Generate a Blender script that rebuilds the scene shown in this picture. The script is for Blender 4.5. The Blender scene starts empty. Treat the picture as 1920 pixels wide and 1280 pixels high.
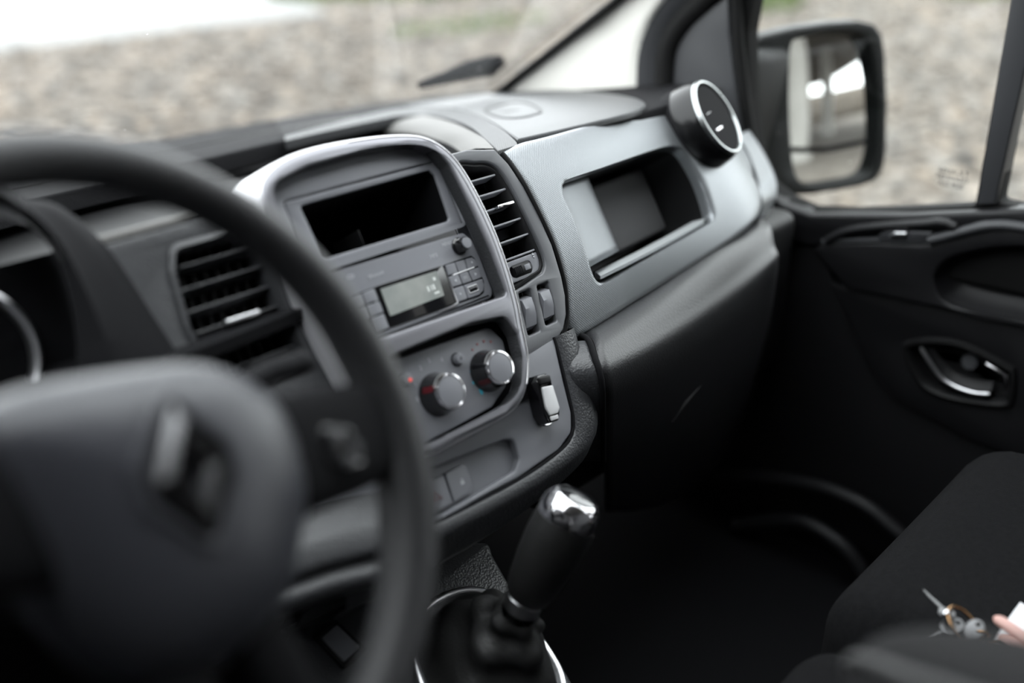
import bpy, bmesh, math, random
from mathutils import Vector, Matrix, noise
from mathutils.geometry import tessellate_polygon
random.seed(7)
sc = bpy.context.scene
COL = sc.collection
V3 = Vector

# ------------------------------------------------------------------ camera, sky, exposure
PSI, TH = math.radians(47), math.radians(25)
FPX = 1867.0
CAM = V3((-.56, 0, 1.05))
AF = V3((math.sin(PSI)*math.cos(TH), math.cos(PSI)*math.cos(TH), -math.sin(TH)))
AU = V3((math.sin(PSI)*math.sin(TH), math.cos(PSI)*math.sin(TH), math.cos(TH)))
AR = V3((math.cos(PSI), -math.sin(PSI), 0))
cam = bpy.data.cameras.new('camera'); cam_o = bpy.data.objects.new('camera', cam); COL.objects.link(cam_o)
cam.sensor_width = 36; cam.lens = FPX/1920*36; cam.clip_start = .02; cam.clip_end = 400
cam_o.matrix_world = Matrix(((AR.x, AU.x, -AF.x, CAM.x), (AR.y, AU.y, -AF.y, CAM.y), (AR.z, AU.z, -AF.z, CAM.z), (0, 0, 0, 1)))
cam.dof.use_dof = True; cam.dof.focus_distance = 1.06; cam.dof.aperture_fstop = 1.5
sc.camera = cam_o
w = bpy.data.worlds.new('overcast_sky'); sc.world = w; w.use_nodes = True
bg = w.node_tree.nodes['Background']; bg.inputs[0].default_value = (.93, .97, 1, 1); bg.inputs[1].default_value = 5.0
sc.view_settings.view_transform = 'Standard'; sc.view_settings.look = 'None'
sc.view_settings.exposure = 0.2; sc.view_settings.gamma = 1
sc.view_settings.use_curve_mapping = False

# ------------------------------------------------------------------ materials
def mat(name, col, rough=.5, metal=0, bump=None, spec=.5, coat=0, var=None, emit=None, axes=None):
    m = bpy.data.materials.new(name); m.use_nodes = True; nt = m.node_tree; b = nt.nodes['Principled BSDF']
    b.inputs['Base Color'].default_value = (*col, 1); b.inputs['Roughness'].default_value = rough
    b.inputs['Metallic'].default_value = metal; b.inputs['Specular IOR Level'].default_value = spec
    b.inputs['Coat Weight'].default_value = coat; b.inputs['Coat Roughness'].default_value = .08
    tc = nt.nodes.new('ShaderNodeTexCoord')
    if bump:
        kind, scale, strength, dist = bump
        t = nt.nodes.new('ShaderNodeTexVoronoi' if kind in 'vg' else 'ShaderNodeTexNoise')
        t.inputs['Scale'].default_value = scale
        if kind == 'g': t.inputs['Randomness'].default_value = 0
        if kind == 'n': t.inputs['Detail'].default_value = 3
        if axes:
            cb = nt.nodes.new('ShaderNodeCombineXYZ'); t.voronoi_dimensions = '2D'
            for k in range(2):
                dp = nt.nodes.new('ShaderNodeVectorMath'); dp.operation = 'DOT_PRODUCT'; dp.inputs[1].default_value = axes[k]
                nt.links.new(tc.outputs['Object'], dp.inputs[0]); nt.links.new(dp.outputs['Value'], cb.inputs[k])
            nt.links.new(cb.outputs[0], t.inputs['Vector'])
        else: nt.links.new(tc.outputs['Object'], t.inputs['Vector'])
        bp = nt.nodes.new('ShaderNodeBump'); bp.inputs['Strength'].default_value = strength; bp.inputs['Distance'].default_value = dist
        nt.links.new(t.outputs['Distance' if kind in 'vg' else 'Fac'], bp.inputs['Height'])
        nt.links.new(bp.outputs[0], b.inputs['Normal'])
    if var:
        scale, c2 = var
        t = nt.nodes.new('ShaderNodeTexNoise'); t.inputs['Scale'].default_value = scale; t.inputs['Detail'].default_value = 5
        nt.links.new(tc.outputs['Object'], t.inputs['Vector'])
        r = nt.nodes.new('ShaderNodeValToRGB'); r.color_ramp.elements[0].position = .35; r.color_ramp.elements[1].position = .65
        r.color_ramp.elements[0].color = (*col, 1); r.color_ramp.elements[1].color = (*c2, 1)
        nt.links.new(t.outputs['Fac'], r.inputs[0]); nt.links.new(r.outputs[0], b.inputs['Base Color'])
    if emit:
        b.inputs['Emission Color'].default_value = (*emit[:3], 1); b.inputs['Emission Strength'].default_value = emit[3]
    return m
M = {}
M['black'] = mat('black_plastic', (.006, .006, .0065), .5, spec=.25, bump=('n', 900, .15, .0004))
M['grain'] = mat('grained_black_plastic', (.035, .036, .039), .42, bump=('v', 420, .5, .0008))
M['glove'] = mat('grained_glove_box', (.014, .014, .0155), .42, spec=.55, bump=('v', 420, .35, .0006))
M['pad'] = mat('grained_dash_pad', (.012, .012, .013), .75, spec=.06, bump=('v', 380, .45, .0008))
M['fascia'] = mat('charcoal_fascia', (.085, .087, .094), .42, bump=('n', 1500, .12, .0003))
M['fascia2'] = mat('slate_fascia', (.165, .168, .185), .4, bump=('n', 1500, .12, .0003))
M['bezel'] = mat('satin_slate_bezel', (.21, .209, .228), .32, .45, bump=('n', 2000, .05, .0002))
M['panel'] = mat('dotted_silver_trim', (.21, .221, .232), .33, .75, bump=('g', 430, .6, .0006), axes=((.671, .418, .612), (-.737, .287, .612)))
M['lid'] = mat('dotted_grey_lid', (.042, .0435, .046), .40, spec=.3, bump=('g', 430, .6, .0006), axes=((.707, .707, 0), (-.707, .707, 0)))
M['strip'] = mat('dotted_dark_strip', (.03, .031, .033), .45, spec=.25, bump=('g', 430, .8, .0008), axes=((.707, .707, 0), (-.707, .707, 0)))
M['band'] = mat('smooth_grey_tray_wall', (.15, .147, .142), .6, spec=.2, bump=('n', 1500, .08, .0003))
M['gloss'] = mat('gloss_black', (.006, .006, .007), .08, coat=.5)
M['barrel'] = mat('gloss_black_barrel', (.005, .005, .0055), .22, spec=.35)
M['dark'] = mat('matte_black', (.004, .004, .005), .85, spec=.15)
M['chrome'] = mat('chrome', (.85, .84, .86), .12, 1)
M['ledge_lit'] = mat('trim_ledge_lit', (.5, .52, .53), .35, .2)  # same silver trim, paler so the window's reflection is in the colour
M['ringsatin'] = mat('satin_vent_ring', (.42, .44, .44), .3, 1)
M['darkchrome'] = mat('dark_chrome', (.16, .16, .165), .16, 1)
M['flank'] = mat('satin_silver_flank', (.6, .595, .62), .32, .3)
M['lipsilver'] = mat('silver_plastic', (.6, .6, .61), .4, .25)
M['housing'] = mat('mirror_housing_black', (.006, .007, .007), .5, spec=.18)
M['satin'] = mat('satin_chrome', (.7, .7, .72), .28, 1)
M['silver'] = mat('silver_paint', (.62, .62, .63), .3, .8)
M['wheel'] = mat('wheel_leather', (.014, .014, .0155), .5, bump=('n', 700, .3, .0006))
M['hub'] = mat('hub_plastic', (.036, .037, .045), .40, bump=('n', 1200, .15, .0003))
M['leather'] = mat('boot_leather', (.012, .012, .012), .45, bump=('v', 500, .4, .0008))
M['fabric'] = mat('seat_fabric', (.0045, .0045, .005), .95, spec=.1, bump=('n', 900, .8, .002), var=(160, (.007, .007, .0077)))
M['armrest'] = mat('armrest_cloth', (.009, .0088, .0094), .9, spec=.2, bump=('n', 900, .6, .002))
M['stitch'] = mat('seam_thread', (.07, .07, .07), .9)
M['cream'] = mat('cream_pillar_trim', (.70, .685, .64), .6)
M['sail'] = mat('sail_panel_plastic', (.035, .036, .039), .45, spec=.35)
M['door'] = mat('door_plastic', (.006, .006, .007), .5, spec=.3, bump=('n', 900, .25, .0006))
M['rubber'] = mat('rubber_seal', (.006, .006, .006), .75, spec=.15)
M['red'] = mat('red_marker', (.075, .005, .009), .35)
M['redlamp'] = mat('red_indicator', (.8, .05, .04), .4, emit=(1, .12, .08, .5))
M['redprint'] = mat('red_print', (.24, .11, .12), .6)
M['blueprint'] = mat('blue_print', (.05, .38, .5), .6)
M['print'] = mat('pale_print', (.42, .43, .45), .6)
M['lcd'] = mat('lcd_grey', (.21, .225, .215), .2, var=(28, (.30, .31, .29)))
M['lcdink'] = mat('lcd_segments', (.62, .64, .62), .4)
M['bright'] = mat('bright_white_plastic', (.8, .8, .82), .25)
M['brass'] = mat('brass_ring', (.34, .2, .1), .22, 1)
M['steel'] = mat('steel_key', (.13, .13, .133), .35, 1)
M['keyplastic'] = mat('smoky_key_head', (.16, .16, .165), .35)
M['paper'] = mat('white_card', (.75, .75, .77), .7)
M['pink'] = mat('pink_plastic', (.55, .32, .28), .45)
M['grassm'] = mat('grass_blades', (.09, .14, .045), .7, var=(3, (.16, .19, .085)))
M['concrete'] = mat('concrete', (.36, .35, .33), .9, var=(.8, (.28, .27, .25)))
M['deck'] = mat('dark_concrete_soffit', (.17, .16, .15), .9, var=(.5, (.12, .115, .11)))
M['road'] = mat('pale_asphalt', (.22, .22, .215), .9, var=(.6, (.19, .19, .185)))
M['soil'] = mat('gravel_soil', (.108, .092, .076), .95, var=(2.2, (.158, .14, .12)))
M['ink'] = mat('dark_etching', (.05, .05, .05), .8)
M['roof'] = mat('grey_headliner', (.35, .35, .34), .95)
M['inner'] = mat('bulkhead_grey', (.06, .06, .062), .8)
M['post'] = mat('dark_post', (.08, .08, .085), .8)
M['wall'] = mat('white_wall', (.6, .6, .58), .9)

def mirror_mat():
    return mat('mirror_silver', (.86, .87, .86), .012, 1)
M['mirror'] = mirror_mat()
def glass_mat(name, tint, film, specks):
    m = bpy.data.materials.new(name); m.use_nodes = True; nt = m.node_tree; nt.nodes.clear()
    out = nt.nodes.new('ShaderNodeOutputMaterial'); tr = nt.nodes.new('ShaderNodeBsdfTransparent'); tr.inputs[0].default_value = (*tint, 1)
    gl = nt.nodes.new('ShaderNodeBsdfGlossy'); gl.inputs['Roughness'].default_value = .01
    ge = nt.nodes.new('ShaderNodeNewGeometry'); dt = nt.nodes.new('ShaderNodeVectorMath'); dt.operation = 'DOT_PRODUCT'
    nt.links.new(ge.outputs['Incoming'], dt.inputs[0]); nt.links.new(ge.outputs['Normal'], dt.inputs[1])
    ab = nt.nodes.new('ShaderNodeMath'); ab.operation = 'ABSOLUTE'; nt.links.new(dt.outputs['Value'], ab.inputs[0])
    om = nt.nodes.new('ShaderNodeMath'); om.operation = 'SUBTRACT'; om.inputs[0].default_value = 1; nt.links.new(ab.outputs[0], om.inputs[1])
    p5 = nt.nodes.new('ShaderNodeMath'); p5.operation = 'POWER'; p5.inputs[1].default_value = 5; nt.links.new(om.outputs[0], p5.inputs[0])
    fr = nt.nodes.new('ShaderNodeMath'); fr.operation = 'MULTIPLY_ADD'; fr.inputs[1].default_value = .6; fr.inputs[2].default_value = .03; nt.links.new(p5.outputs[0], fr.inputs[0])
    mx = nt.nodes.new('ShaderNodeMixShader'); nt.links.new(fr.outputs[0], mx.inputs[0]); nt.links.new(tr.outputs[0], mx.inputs[1]); nt.links.new(gl.outputs[0], mx.inputs[2])
    df = nt.nodes.new('ShaderNodeBsdfTranslucent'); df.inputs[0].default_value = (.85, .85, .83, 1)
    tc = nt.nodes.new('ShaderNodeTexCoord'); vo = nt.nodes.new('ShaderNodeTexVoronoi'); vo.inputs['Scale'].default_value = 22
    nt.links.new(tc.outputs['Object'], vo.inputs['Vector'])
    sz = nt.nodes.new('ShaderNodeMath'); sz.operation = 'MULTIPLY'; sz.inputs[1].default_value = .045 * specks
    sp = nt.nodes.new('ShaderNodeSeparateColor'); nt.links.new(vo.outputs['Color'], sp.inputs[0])
    pw = nt.nodes.new('ShaderNodeMath'); pw.operation = 'POWER'; pw.inputs[1].default_value = 3; nt.links.new(sp.outputs[0], pw.inputs[0])
    nt.links.new(pw.outputs[0], sz.inputs[0])
    lt = nt.nodes.new('ShaderNodeMath'); lt.operation = 'LESS_THAN'; nt.links.new(vo.outputs['Distance'], lt.inputs[0]); nt.links.new(sz.outputs[0], lt.inputs[1])
    ml = nt.nodes.new('ShaderNodeMath'); ml.operation = 'MULTIPLY_ADD'; ml.inputs[1].default_value = .5; ml.inputs[2].default_value = film; nt.links.new(lt.outputs[0], ml.inputs[0])
    m2 = nt.nodes.new('ShaderNodeMixShader'); nt.links.new(ml.outputs[0], m2.inputs[0]); nt.links.new(mx.outputs[0], m2.inputs[1]); nt.links.new(df.outputs[0], m2.inputs[2])
    nt.links.new(m2.outputs[0], out.inputs[0]); return m
M['screen'] = glass_mat('windscreen_glass', (.985, .99, .985), .0, 1)
M['pane'] = glass_mat('door_glass', (.95, .96, .95), .0, .6)
def stone_mat():
    m = mat('gravel_stones', (.2, .18, .16), .9); nt = m.node_tree; b = nt.nodes['Principled BSDF']
    g = nt.nodes.new('ShaderNodeNewGeometry'); r = nt.nodes.new('ShaderNodeValToRGB')
    r.color_ramp.elements[0].color = (.055, .052, .048, 1); r.color_ramp.elements[1].color = (.25, .207, .163, 1)
    e = r.color_ramp.elements.new(.5); e.color = (.144, .121, .099, 1)
    e = r.color_ramp.elements.new(.75); e.color = (.182, .172, .158, 1)
    nt.links.new(g.outputs['Random Per Island'], r.inputs[0]); nt.links.new(r.outputs[0], b.inputs['Base Color']); return m
M['stone'] = stone_mat()

# ------------------------------------------------------------------ rays, frames and 2-D helpers
def ray(px, py): return AR*(px-960)+AU*(640-py)+AF*FPX
def hit(px, py, p0, n):
    d = ray(px, py); n = V3(n); return CAM+d*((V3(p0)-CAM).dot(n)/d.dot(n))
def deep(px, py, dep): return CAM+ray(px, py)*(dep/FPX)
def crop(ox, oy, s): return lambda *pts: [(ox+x*s, oy+y*s) for x, y in pts]
class Fr:
    def __init__(s, O, U, Vv): s.O = V3(O); s.U = V3(U).normalized(); s.V = V3(Vv).normalized(); s.N = s.U.cross(s.V).normalized()
    def w(s, u, v, n=0): return s.O+s.U*u+s.V*v+s.N*n
    def uv(s, p): d = p-s.O; return (d.dot(s.U), d.dot(s.V))
    def hit(s, px, py, n=0): return s.uv(hit(px, py, s.O+s.N*n, s.N))
    def hits(s, pts, n=0): return [s.hit(x, y, n) for x, y in pts]
def mm(*pts): return [(x/1000, y/1000) for x, y in pts]
def fillet(poly, r, seg=5):
    n = len(poly); out = []
    for i in range(n):
        p = V3((*poly[i], 0)); a = V3((*poly[i-1], 0)); b = V3((*poly[(i+1) % n], 0))
        rr = r[i] if isinstance(r, (list, tuple)) else r
        da, db = a-p, b-p; la, lb = da.length, db.length
        if rr <= 0 or la < 1e-9 or lb < 1e-9: out.append((p.x, p.y)); continue
        ang = da.angle(db)
        if ang > math.radians(175): out.append((p.x, p.y)); continue
        t = min(rr/math.tan(ang/2), la*.48, lb*.48)
        q0 = p+da/la*t; q1 = p+db/lb*t
        for k in range(seg+1):
            s = k/seg; c = q0*(1-s)**2+p*2*s*(1-s)+q1*s*s; out.append((c.x, c.y))
    return out
def rect(u0, v0, u1, v1, r=0, seg=4): return fillet([(u0, v0), (u1, v0), (u1, v1), (u0, v1)], r, seg) if r else [(u0, v0), (u1, v0), (u1, v1), (u0, v1)]
def circ(cu, cv, r, n=32, ru=None): return [(cu+r*math.cos(2*math.pi*k/n), cv+(ru or r)*math.sin(2*math.pi*k/n)) for k in range(n)]
def cat(p, t):
    n = len(p); i = min(int(t), n-2); f = t-i
    a = p[i-1] if i > 0 else p[0]*2-p[1]; b = p[i]; c = p[i+1]; d = p[i+2] if i+2 < n else p[n-1]*2-p[n-2]
    return .5*((2*b)+(c-a)*f+(2*a-5*b+4*c-d)*f*f+(3*b-a-3*c+d)*f**3)
def smooth(pts, n):
    p = [V3(q) if len(q) == 3 else V3((*q, 0)) for q in pts]; two = len(pts[0]) == 2
    # even arclength
    dense = [cat(p, k*(len(p)-1)/(n*4)) for k in range(n*4+1)]
    L = [0]
    for i in range(1, len(dense)): L.append(L[-1]+(dense[i]-dense[i-1]).length)
    out = []; j = 0
    for k in range(n):
        s = L[-1]*k/(n-1)
        while j < len(L)-2 and L[j+1] < s: j += 1
        f = (s-L[j])/max(L[j+1]-L[j], 1e-12); q = dense[j].lerp(dense[j+1], f); out.append((q.x, q.y) if two else q)
    return out
def sclosed(pts, n):
    k = len(pts); ext = [pts[(i-2) % k] for i in range(k+5)]
    p = [V3((*q, 0)) if len(q) == 2 else V3(q) for q in ext]; out = []
    for j in range(n):
        q = cat(p, 2+j*k/n); out.append((q.x, q.y) if len(pts[0]) == 2 else q)
    return out
def area(l): return sum(l[i-1][0]*l[i][1]-l[i][0]*l[i-1][1] for i in range(len(l)))/2
def inset(l, d):
    n = len(l); out = []
    for i in range(n):
        a = V3((*l[i-1], 0)); p = V3((*l[i], 0)); b = V3((*l[(i+1) % n], 0))
        e1 = (p-a); e2 = (b-p)
        if e1.length < 1e-9: e1 = e2
        if e2.length < 1e-9: e2 = e1
        e1 = e1.normalized(); e2 = e2.normalized()
        n1 = V3((-e1.y, e1.x, 0)); n2 = V3((-e2.y, e2.x, 0)); m = n1+n2
        m = m.normalized() if m.length > 1e-6 else n1
        k = max(m.dot(n1), .45); q = p+m*(d/k); out.append((q.x, q.y))
    return out
def scale2(l, s, c=None, sy=None):
    if c is None: c = (sum(p[0] for p in l)/len(l), sum(p[1] for p in l)/len(l))
    return [(c[0]+(p[0]-c[0])*s, c[1]+(p[1]-c[1])*(sy or s)) for p in l]

# ------------------------------------------------------------------ objects
ROOT = {}
def props(o, label=None, cat_=None, group=None, kind=None):
    if label: o['label'] = label
    if cat_: o['category'] = cat_
    if group: o['group'] = group
    if kind: o['kind'] = kind
    return o
def thing(name, label, cat_, loc, group=None, kind=None):
    o = bpy.data.objects.new(name, None); COL.objects.link(o); o.location = loc; o.empty_display_size = .05
    ROOT[o.name] = V3(loc); return props(o, label, cat_, group, kind)
def link(name, verts, faces, m, parent=None, ang=38, smooth_=True):
    me = bpy.data.meshes.new(name)
    if parent is not None: base = ROOT[parent.name]
    else:
        xs = [v[0] for v in verts]; ys = [v[1] for v in verts]; zs = [v[2] for v in verts]
        base = V3(((min(xs)+max(xs))/2, (min(ys)+max(ys))/2, min(zs)))
    me.from_pydata([tuple(V3(v)-base) for v in verts], [], faces)
    bm = bmesh.new(); bm.from_mesh(me); bmesh.ops.remove_doubles(bm, verts=bm.verts, dist=1e-6)
    bmesh.ops.recalc_face_normals(bm, faces=bm.faces); bm.to_mesh(me); bm.free()
    me.materials.append(M[m] if isinstance(m, str) else m)
    if smooth_:
        me.polygons.foreach_set('use_smooth', [True]*len(me.polygons)); me.set_sharp_from_angle(angle=math.radians(ang))
    o = bpy.data.objects.new(name, me); COL.objects.link(o)
    if parent is not None: o.parent = parent
    else: o.location = base
    ROOT[o.name] = base; return o
def plate(name, fr, loops, n0, n1, m, parent=None, bev=0., bump=None):
    """solid slab between n0 and n1 with rounded front edges; first loop is the outline, the rest are holes"""
    L = []
    for i, l in enumerate(loops):
        l = [l[k] for k in range(len(l)) if (l[k][0]-l[k-1][0])**2+(l[k][1]-l[k-1][1])**2 > 1e-12]
        a = area(l)
        if (i == 0) != (a > 0): l = l[::-1]
        L.append(l)
    seq = [(0, n0)]+([(0, n1)] if bev <= 0 else [(bev*(1-math.cos(k*math.pi/6)), n1-bev+bev*math.sin(k*math.pi/6)) for k in range(4)])
    verts = []; faces = []; top = []; bot = []
    for l in L:
        n = len(l); st = []
        for d, h in seq:
            st.append(len(verts)); q = inset(l, d) if d > 0 else l
            verts += [fr.w(u, v, h+(bump(u, v) if bump else 0)) for u, v in q]
        for a, b in zip(st, st[1:]):
            for k in range(n): faces.append((a+k, a+(k+1) % n, b+(k+1) % n, b+k))
        top += list(range(st[-1], st[-1]+n)); bot += list(range(st[0], st[0]+n))
    def cap(ids, ls):
        tris = tessellate_polygon([[V3((*p, 0)) for p in l] for l in ls])
        return [tuple(ids[i] for i in t) for t in tris]
    faces += cap(top, [inset(l, seq[-1][0]) if seq[-1][0] else l for l in L]); faces += cap(bot, L)
    return link(name, verts, faces, m, parent)
def loft(name, rings, m, parent=None, closed=True, cap0=False, cap1=False, ang=38):
    verts = []; faces = []; n = len(rings[0])
    for r in rings: verts += [V3(p) for p in r]
    for i in range(len(rings)-1):
        for k in range(n if closed else n-1):
            a = i*n+k; b = i*n+(k+1) % n; faces.append((a, b, b+n, a+n))
    if cap0: faces.append(tuple(range(n-1, -1, -1)))
    if cap1: faces.append(tuple(range((len(rings)-1)*n, len(rings)*n)))
    return link(name, verts, faces, m, parent, ang)
def tube(name, path, r, m, parent=None, seg=8, closed=False, flat=1.):
    path = [V3(p) for p in path]; n = len(path); rings = []; prev = None
    for i, p in enumerate(path):
        t = (path[(i+1) % n]-path[i-1]) if closed else (path[min(i+1, n-1)]-path[max(i-1, 0)])
        t.normalize()
        if prev is None: a = t.cross(V3((0, 0, 1))) if abs(t.z) < .9 else t.cross(V3((1, 0, 0)))
        else: a = prev-t*prev.dot(t)
        a.normalize(); prev = a; b = t.cross(a); rr = r[i] if isinstance(r, (list, tuple)) else r
        rings.append([p+a*rr*math.cos(2*math.pi*k/seg)+b*rr*flat*math.sin(2*math.pi*k/seg) for k in range(seg)])
    if closed: rings.append(rings[0]); return loft(name, rings, m, parent, ang=60)
    return loft(name, rings, m, parent, cap0=True, cap1=True, ang=60)
def revolve(name, fr, prof, m, parent=None, seg=40, c=(0, 0), squash=1., ang=38, open_=False):
    rings = []
    if open_: prof = list(prof)+[prof[0]]
    for r, h in prof: rings.append([fr.w(c[0]+r*math.cos(2*math.pi*k/seg), c[1]+r*squash*math.sin(2*math.pi*k/seg), h) for k in range(seg)])
    return loft(name, rings, m, parent, cap0=not open_ and prof[0][0] > 1e-6, cap1=not open_ and prof[-1][0] > 1e-6, ang=ang)
def patch(name, grid, nu, nv, m, parent=None, thick=0., ang=50):
    g = [[V3(p) for p in row] for row in grid]
    cols = [[cat(row, k*(len(row)-1)/(nu-1)) for k in range(nu)] for row in g]
    rings = []
    for j in range(nv): rings.append([cat([c[k] for c in cols], j*(len(g)-1)/(nv-1)) for k in range(nu)])
    o = loft(name, rings, m, parent, closed=False, ang=ang)
    if thick: md = o.modifiers.new('solid', 'SOLIDIFY'); md.thickness = abs(thick); md.offset = -1 if thick > 0 else 1
    return o
def rbox(name, fr, u0, u1, v0, v1, n0, n1, m, parent=None, bev=.002, seg=3):
    bm = bmesh.new(); bmesh.ops.create_cube(bm, size=1)
    for v in bm.verts: v.co = V3(((u0+u1)/2+v.co.x*(u1-u0), (v0+v1)/2+v.co.y*(v1-v0), (n0+n1)/2+v.co.z*(n1-n0)))
    if bev: bmesh.ops.bevel(bm, geom=bm.edges[:], offset=bev, segments=seg, profile=.5, affect='EDGES')
    bm.verts.index_update(); vs = [fr.w(*v.co) for v in bm.verts]; fs = [tuple(v.index for v in f.verts) for f in bm.faces]; bm.free()
    return link(name, vs, fs, m, parent)
def text(name, s, fr, u, v, n, size, m, parent, ext=.00015, rot=0.):
    cu = bpy.data.curves.new(name, 'FONT'); cu.body = s; cu.size = size; cu.extrude = ext; cu.align_x = 'CENTER'; cu.align_y = 'CENTER'
    tmp = bpy.data.objects.new(name+'_t', cu); COL.objects.link(tmp)
    me = bpy.data.meshes.new_from_object(tmp.evaluated_get(bpy.context.evaluated_depsgraph_get()))
    vs = []; ca, sa = math.cos(rot), math.sin(rot)
    for q in me.vertices: vs.append(fr.w(u+q.co.x*ca-q.co.y*sa, v+q.co.x*sa+q.co.y*ca, n+q.co.z))
    fs = [tuple(p.vertices) for p in me.polygons]
    bpy.data.objects.remove(tmp); bpy.data.curves.remove(cu); bpy.data.meshes.remove(me)
    return link(name, vs, fs, m, parent, smooth_=False)
c1 = crop(440, 200, .34375); c3 = crop(580, 780, .390625); c4 = crop(860, 120, .328); c5 = crop(0, 200, .3905)
c7 = crop(1380, 0, .328); c8 = crop(1400, 380, .3437); c9 = crop(1040, 560, .5626); c10 = crop(1560, 1080, .1875)
c11 = crop(800, 0, .33333); c12 = crop(0, 0, .5); c13 = crop(1240, 130, .2188); c16 = crop(860, 280, .297)
FLAT = Fr((0, 0, 0), (1, 0, 0), (0, 1, 0))

# ------------------------------------------------------------------ outdoors
def struct(o, label, cat_): return props(o, label, cat_, kind='structure')
GZ = -.55
g = link('ground', [(-90, -90, GZ), (110, -90, GZ), (110, 110, GZ), (-90, 110, GZ)], [(0, 1, 2, 3)], 'soil'); struct(g, 'brown gravelly ground around the van', 'ground')
rd = link('road', [(-30, 10.6, GZ+.01), (7.6, 10.9, GZ+.01), (9.6, 15, GZ+.01), (13, 60, GZ+.01), (-30, 60, GZ+.01)], [(0, 1, 2, 3, 4)], 'road'); struct(rd, 'pale asphalt road beyond the gravel', 'road')
def scatter_stones():
    bm = bmesh.new(); bmesh.ops.create_icosphere(bm, subdivisions=1, radius=1)
    bv = [v.co.copy() for v in bm.verts]; bf = [tuple(v.index for v in f.verts) for f in bm.faces]; bm.free()
    vs = []; fs = []
    for i in range(15000):
        while True:
            d = 2.2+16*random.random()**1.25; a = math.radians(random.uniform(8, 86))
            x = -.56+d*math.sin(a); y = d*math.cos(a)
            if x > 1.25 or y > 1.9:
                if not (y > 10.7 and x < 7.8+(y-10.9)*.5): break
        r = random.uniform(.02, .06)*(1+.05*d); q = Matrix.Rotation(random.uniform(0, 6.3), 3, 'Z') @ Matrix.Rotation(random.uniform(-.4, .4), 3, 'X')
        sx, sy, sz = random.uniform(.7, 1.3), random.uniform(.6, 1), random.uniform(.35, .7); o = len(vs)
        for v in bv:
            k = 1+random.uniform(-.18, .18); p = q @ V3((v.x*sx*k, v.y*sy*k, v.z*sz*k))*r; vs.append((x+p.x, y+p.y, GZ+r*sz*.3+p.z))
        fs += [tuple(o+j for j in f) for f in bf]
    me = bpy.data.meshes.new('gravel_stones'); me.from_pydata(vs, [], fs); me.materials.append(M['stone'])
    o = bpy.data.objects.new('gravel_stones', me); COL.objects.link(o)
    return props(o, 'loose grey and tan gravel stones covering the ground outside', 'gravel', kind='stuff')
scatter_stones()
def grass(name, label, cx, cy, rx, ry, n, h, rot=0):
    vs = []; fs = []
    for i in range(n):
        a = random.uniform(0, 6.3); k = random.random()**.6; x0 = rx*k*math.cos(a); y0 = ry*k*math.sin(a)
        x = cx+x0*math.cos(rot)-y0*math.sin(rot); y = cy+x0*math.sin(rot)+y0*math.cos(rot)
        b = random.uniform(0, 6.3); hh = h*random.uniform(.5, 1.2); wd = .02; o = len(vs); lx, ly = math.cos(b), math.sin(b); ln = random.uniform(.1, .5)*hh
        vs += [(x-ly*wd, y+lx*wd, GZ), (x+ly*wd, y-lx*wd, GZ), (x+ly*wd*.6+lx*ln*.4, y-lx*wd*.6+ly*ln*.4, GZ+hh*.6), (x-ly*wd*.6+lx*ln*.4, y+lx*wd*.6+ly*ln*.4, GZ+hh*.6), (x+lx*ln, y+ly*ln, GZ+hh)]
        fs += [(o, o+1, o+2, o+3), (o+3, o+2, o+4)]
    me = bpy.data.meshes.new(name); me.from_pydata(vs, [], fs); me.materials.append(M['grassm'])
    ob = bpy.data.objects.new(name, me); COL.objects.link(ob); return props(ob, label, 'grass', kind='stuff')
grass('grass', 'green grass strip at the end of the road, seen through the windscreen', 10.3, 12.2, 2.3, 1.2, 4200, .3, -.25)
grass('grass', 'bright green grass tuft above the door mirror', 11.9, 7.2, .9, .55, 1500, .28)
grass('grass', 'dark green grass at the top corner of the side window', 16.4, 5.6, 1.5, 1.0, 2500, .4)
grass('grass', 'sparse grass sprouting in the gravel near the windscreen pillar', 8.0, 8.6, 1.2, .5, 260, .12)
wl = rbox('concrete_wall', FLAT, .2, 6.4, 18.2, 18.5, GZ, GZ+1.1, 'wall', bev=.03); props(wl, 'low white wall beyond the road at the top edge', 'wall', kind='structure')
for i, (x, y) in enumerate(((8.6, 19.2), (9.3, 19.4), (10.0, 19.6))):
    t = thing('bollard', ['dark roadside post standing nearest the white wall', 'middle dark roadside post of three', 'dark roadside post furthest from the white wall'][i], 'post', (x, y, GZ), 'roadside posts')
    f = Fr((x, y, GZ), (1, 0, 0), (0, 1, 0)); revolve('shaft', f, [(.07, 0), (.07, 1.0), (.06, 1.04), (.0, 1.06)], 'post', t, 14); revolve('base_plate', f, [(.14, 0), (.14, .03), (.0, .035)], 'post', t, 14)
# the bridge the van stands beside, seen in the door mirror
bd = rbox('ceiling_bridge_deck', FLAT, -6, 15, -40, -6, 3.9, 5.0, 'deck', bev=.05); props(bd, 'dark concrete bridge deck above the pillars, reflected in the mirror', 'bridge', kind='structure')
for i, (x, y) in enumerate(((3.4, -9), (7.4, -9.5), (3.6, -17), (7.8, -18), (10.6, -12))):
    f = Fr((x, y, GZ), (1, 0, 0), (0, 1, 0)); t = revolve('column_'+str(i+1), f, [(.55, 0), (.55, .3), (.42, .34), (.42, 4.3), (.6, 4.7), (.6, 4.8)], 'concrete', None, 24)
    props(t, ['slim pale bridge column nearest the van', 'pale bridge column out from the van', 'second-row bridge column behind the nearest one', 'second-row bridge column farther out', 'outermost bridge column at the deck edge'][i]+', reflected in the mirror', 'column', kind='structure')

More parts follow.
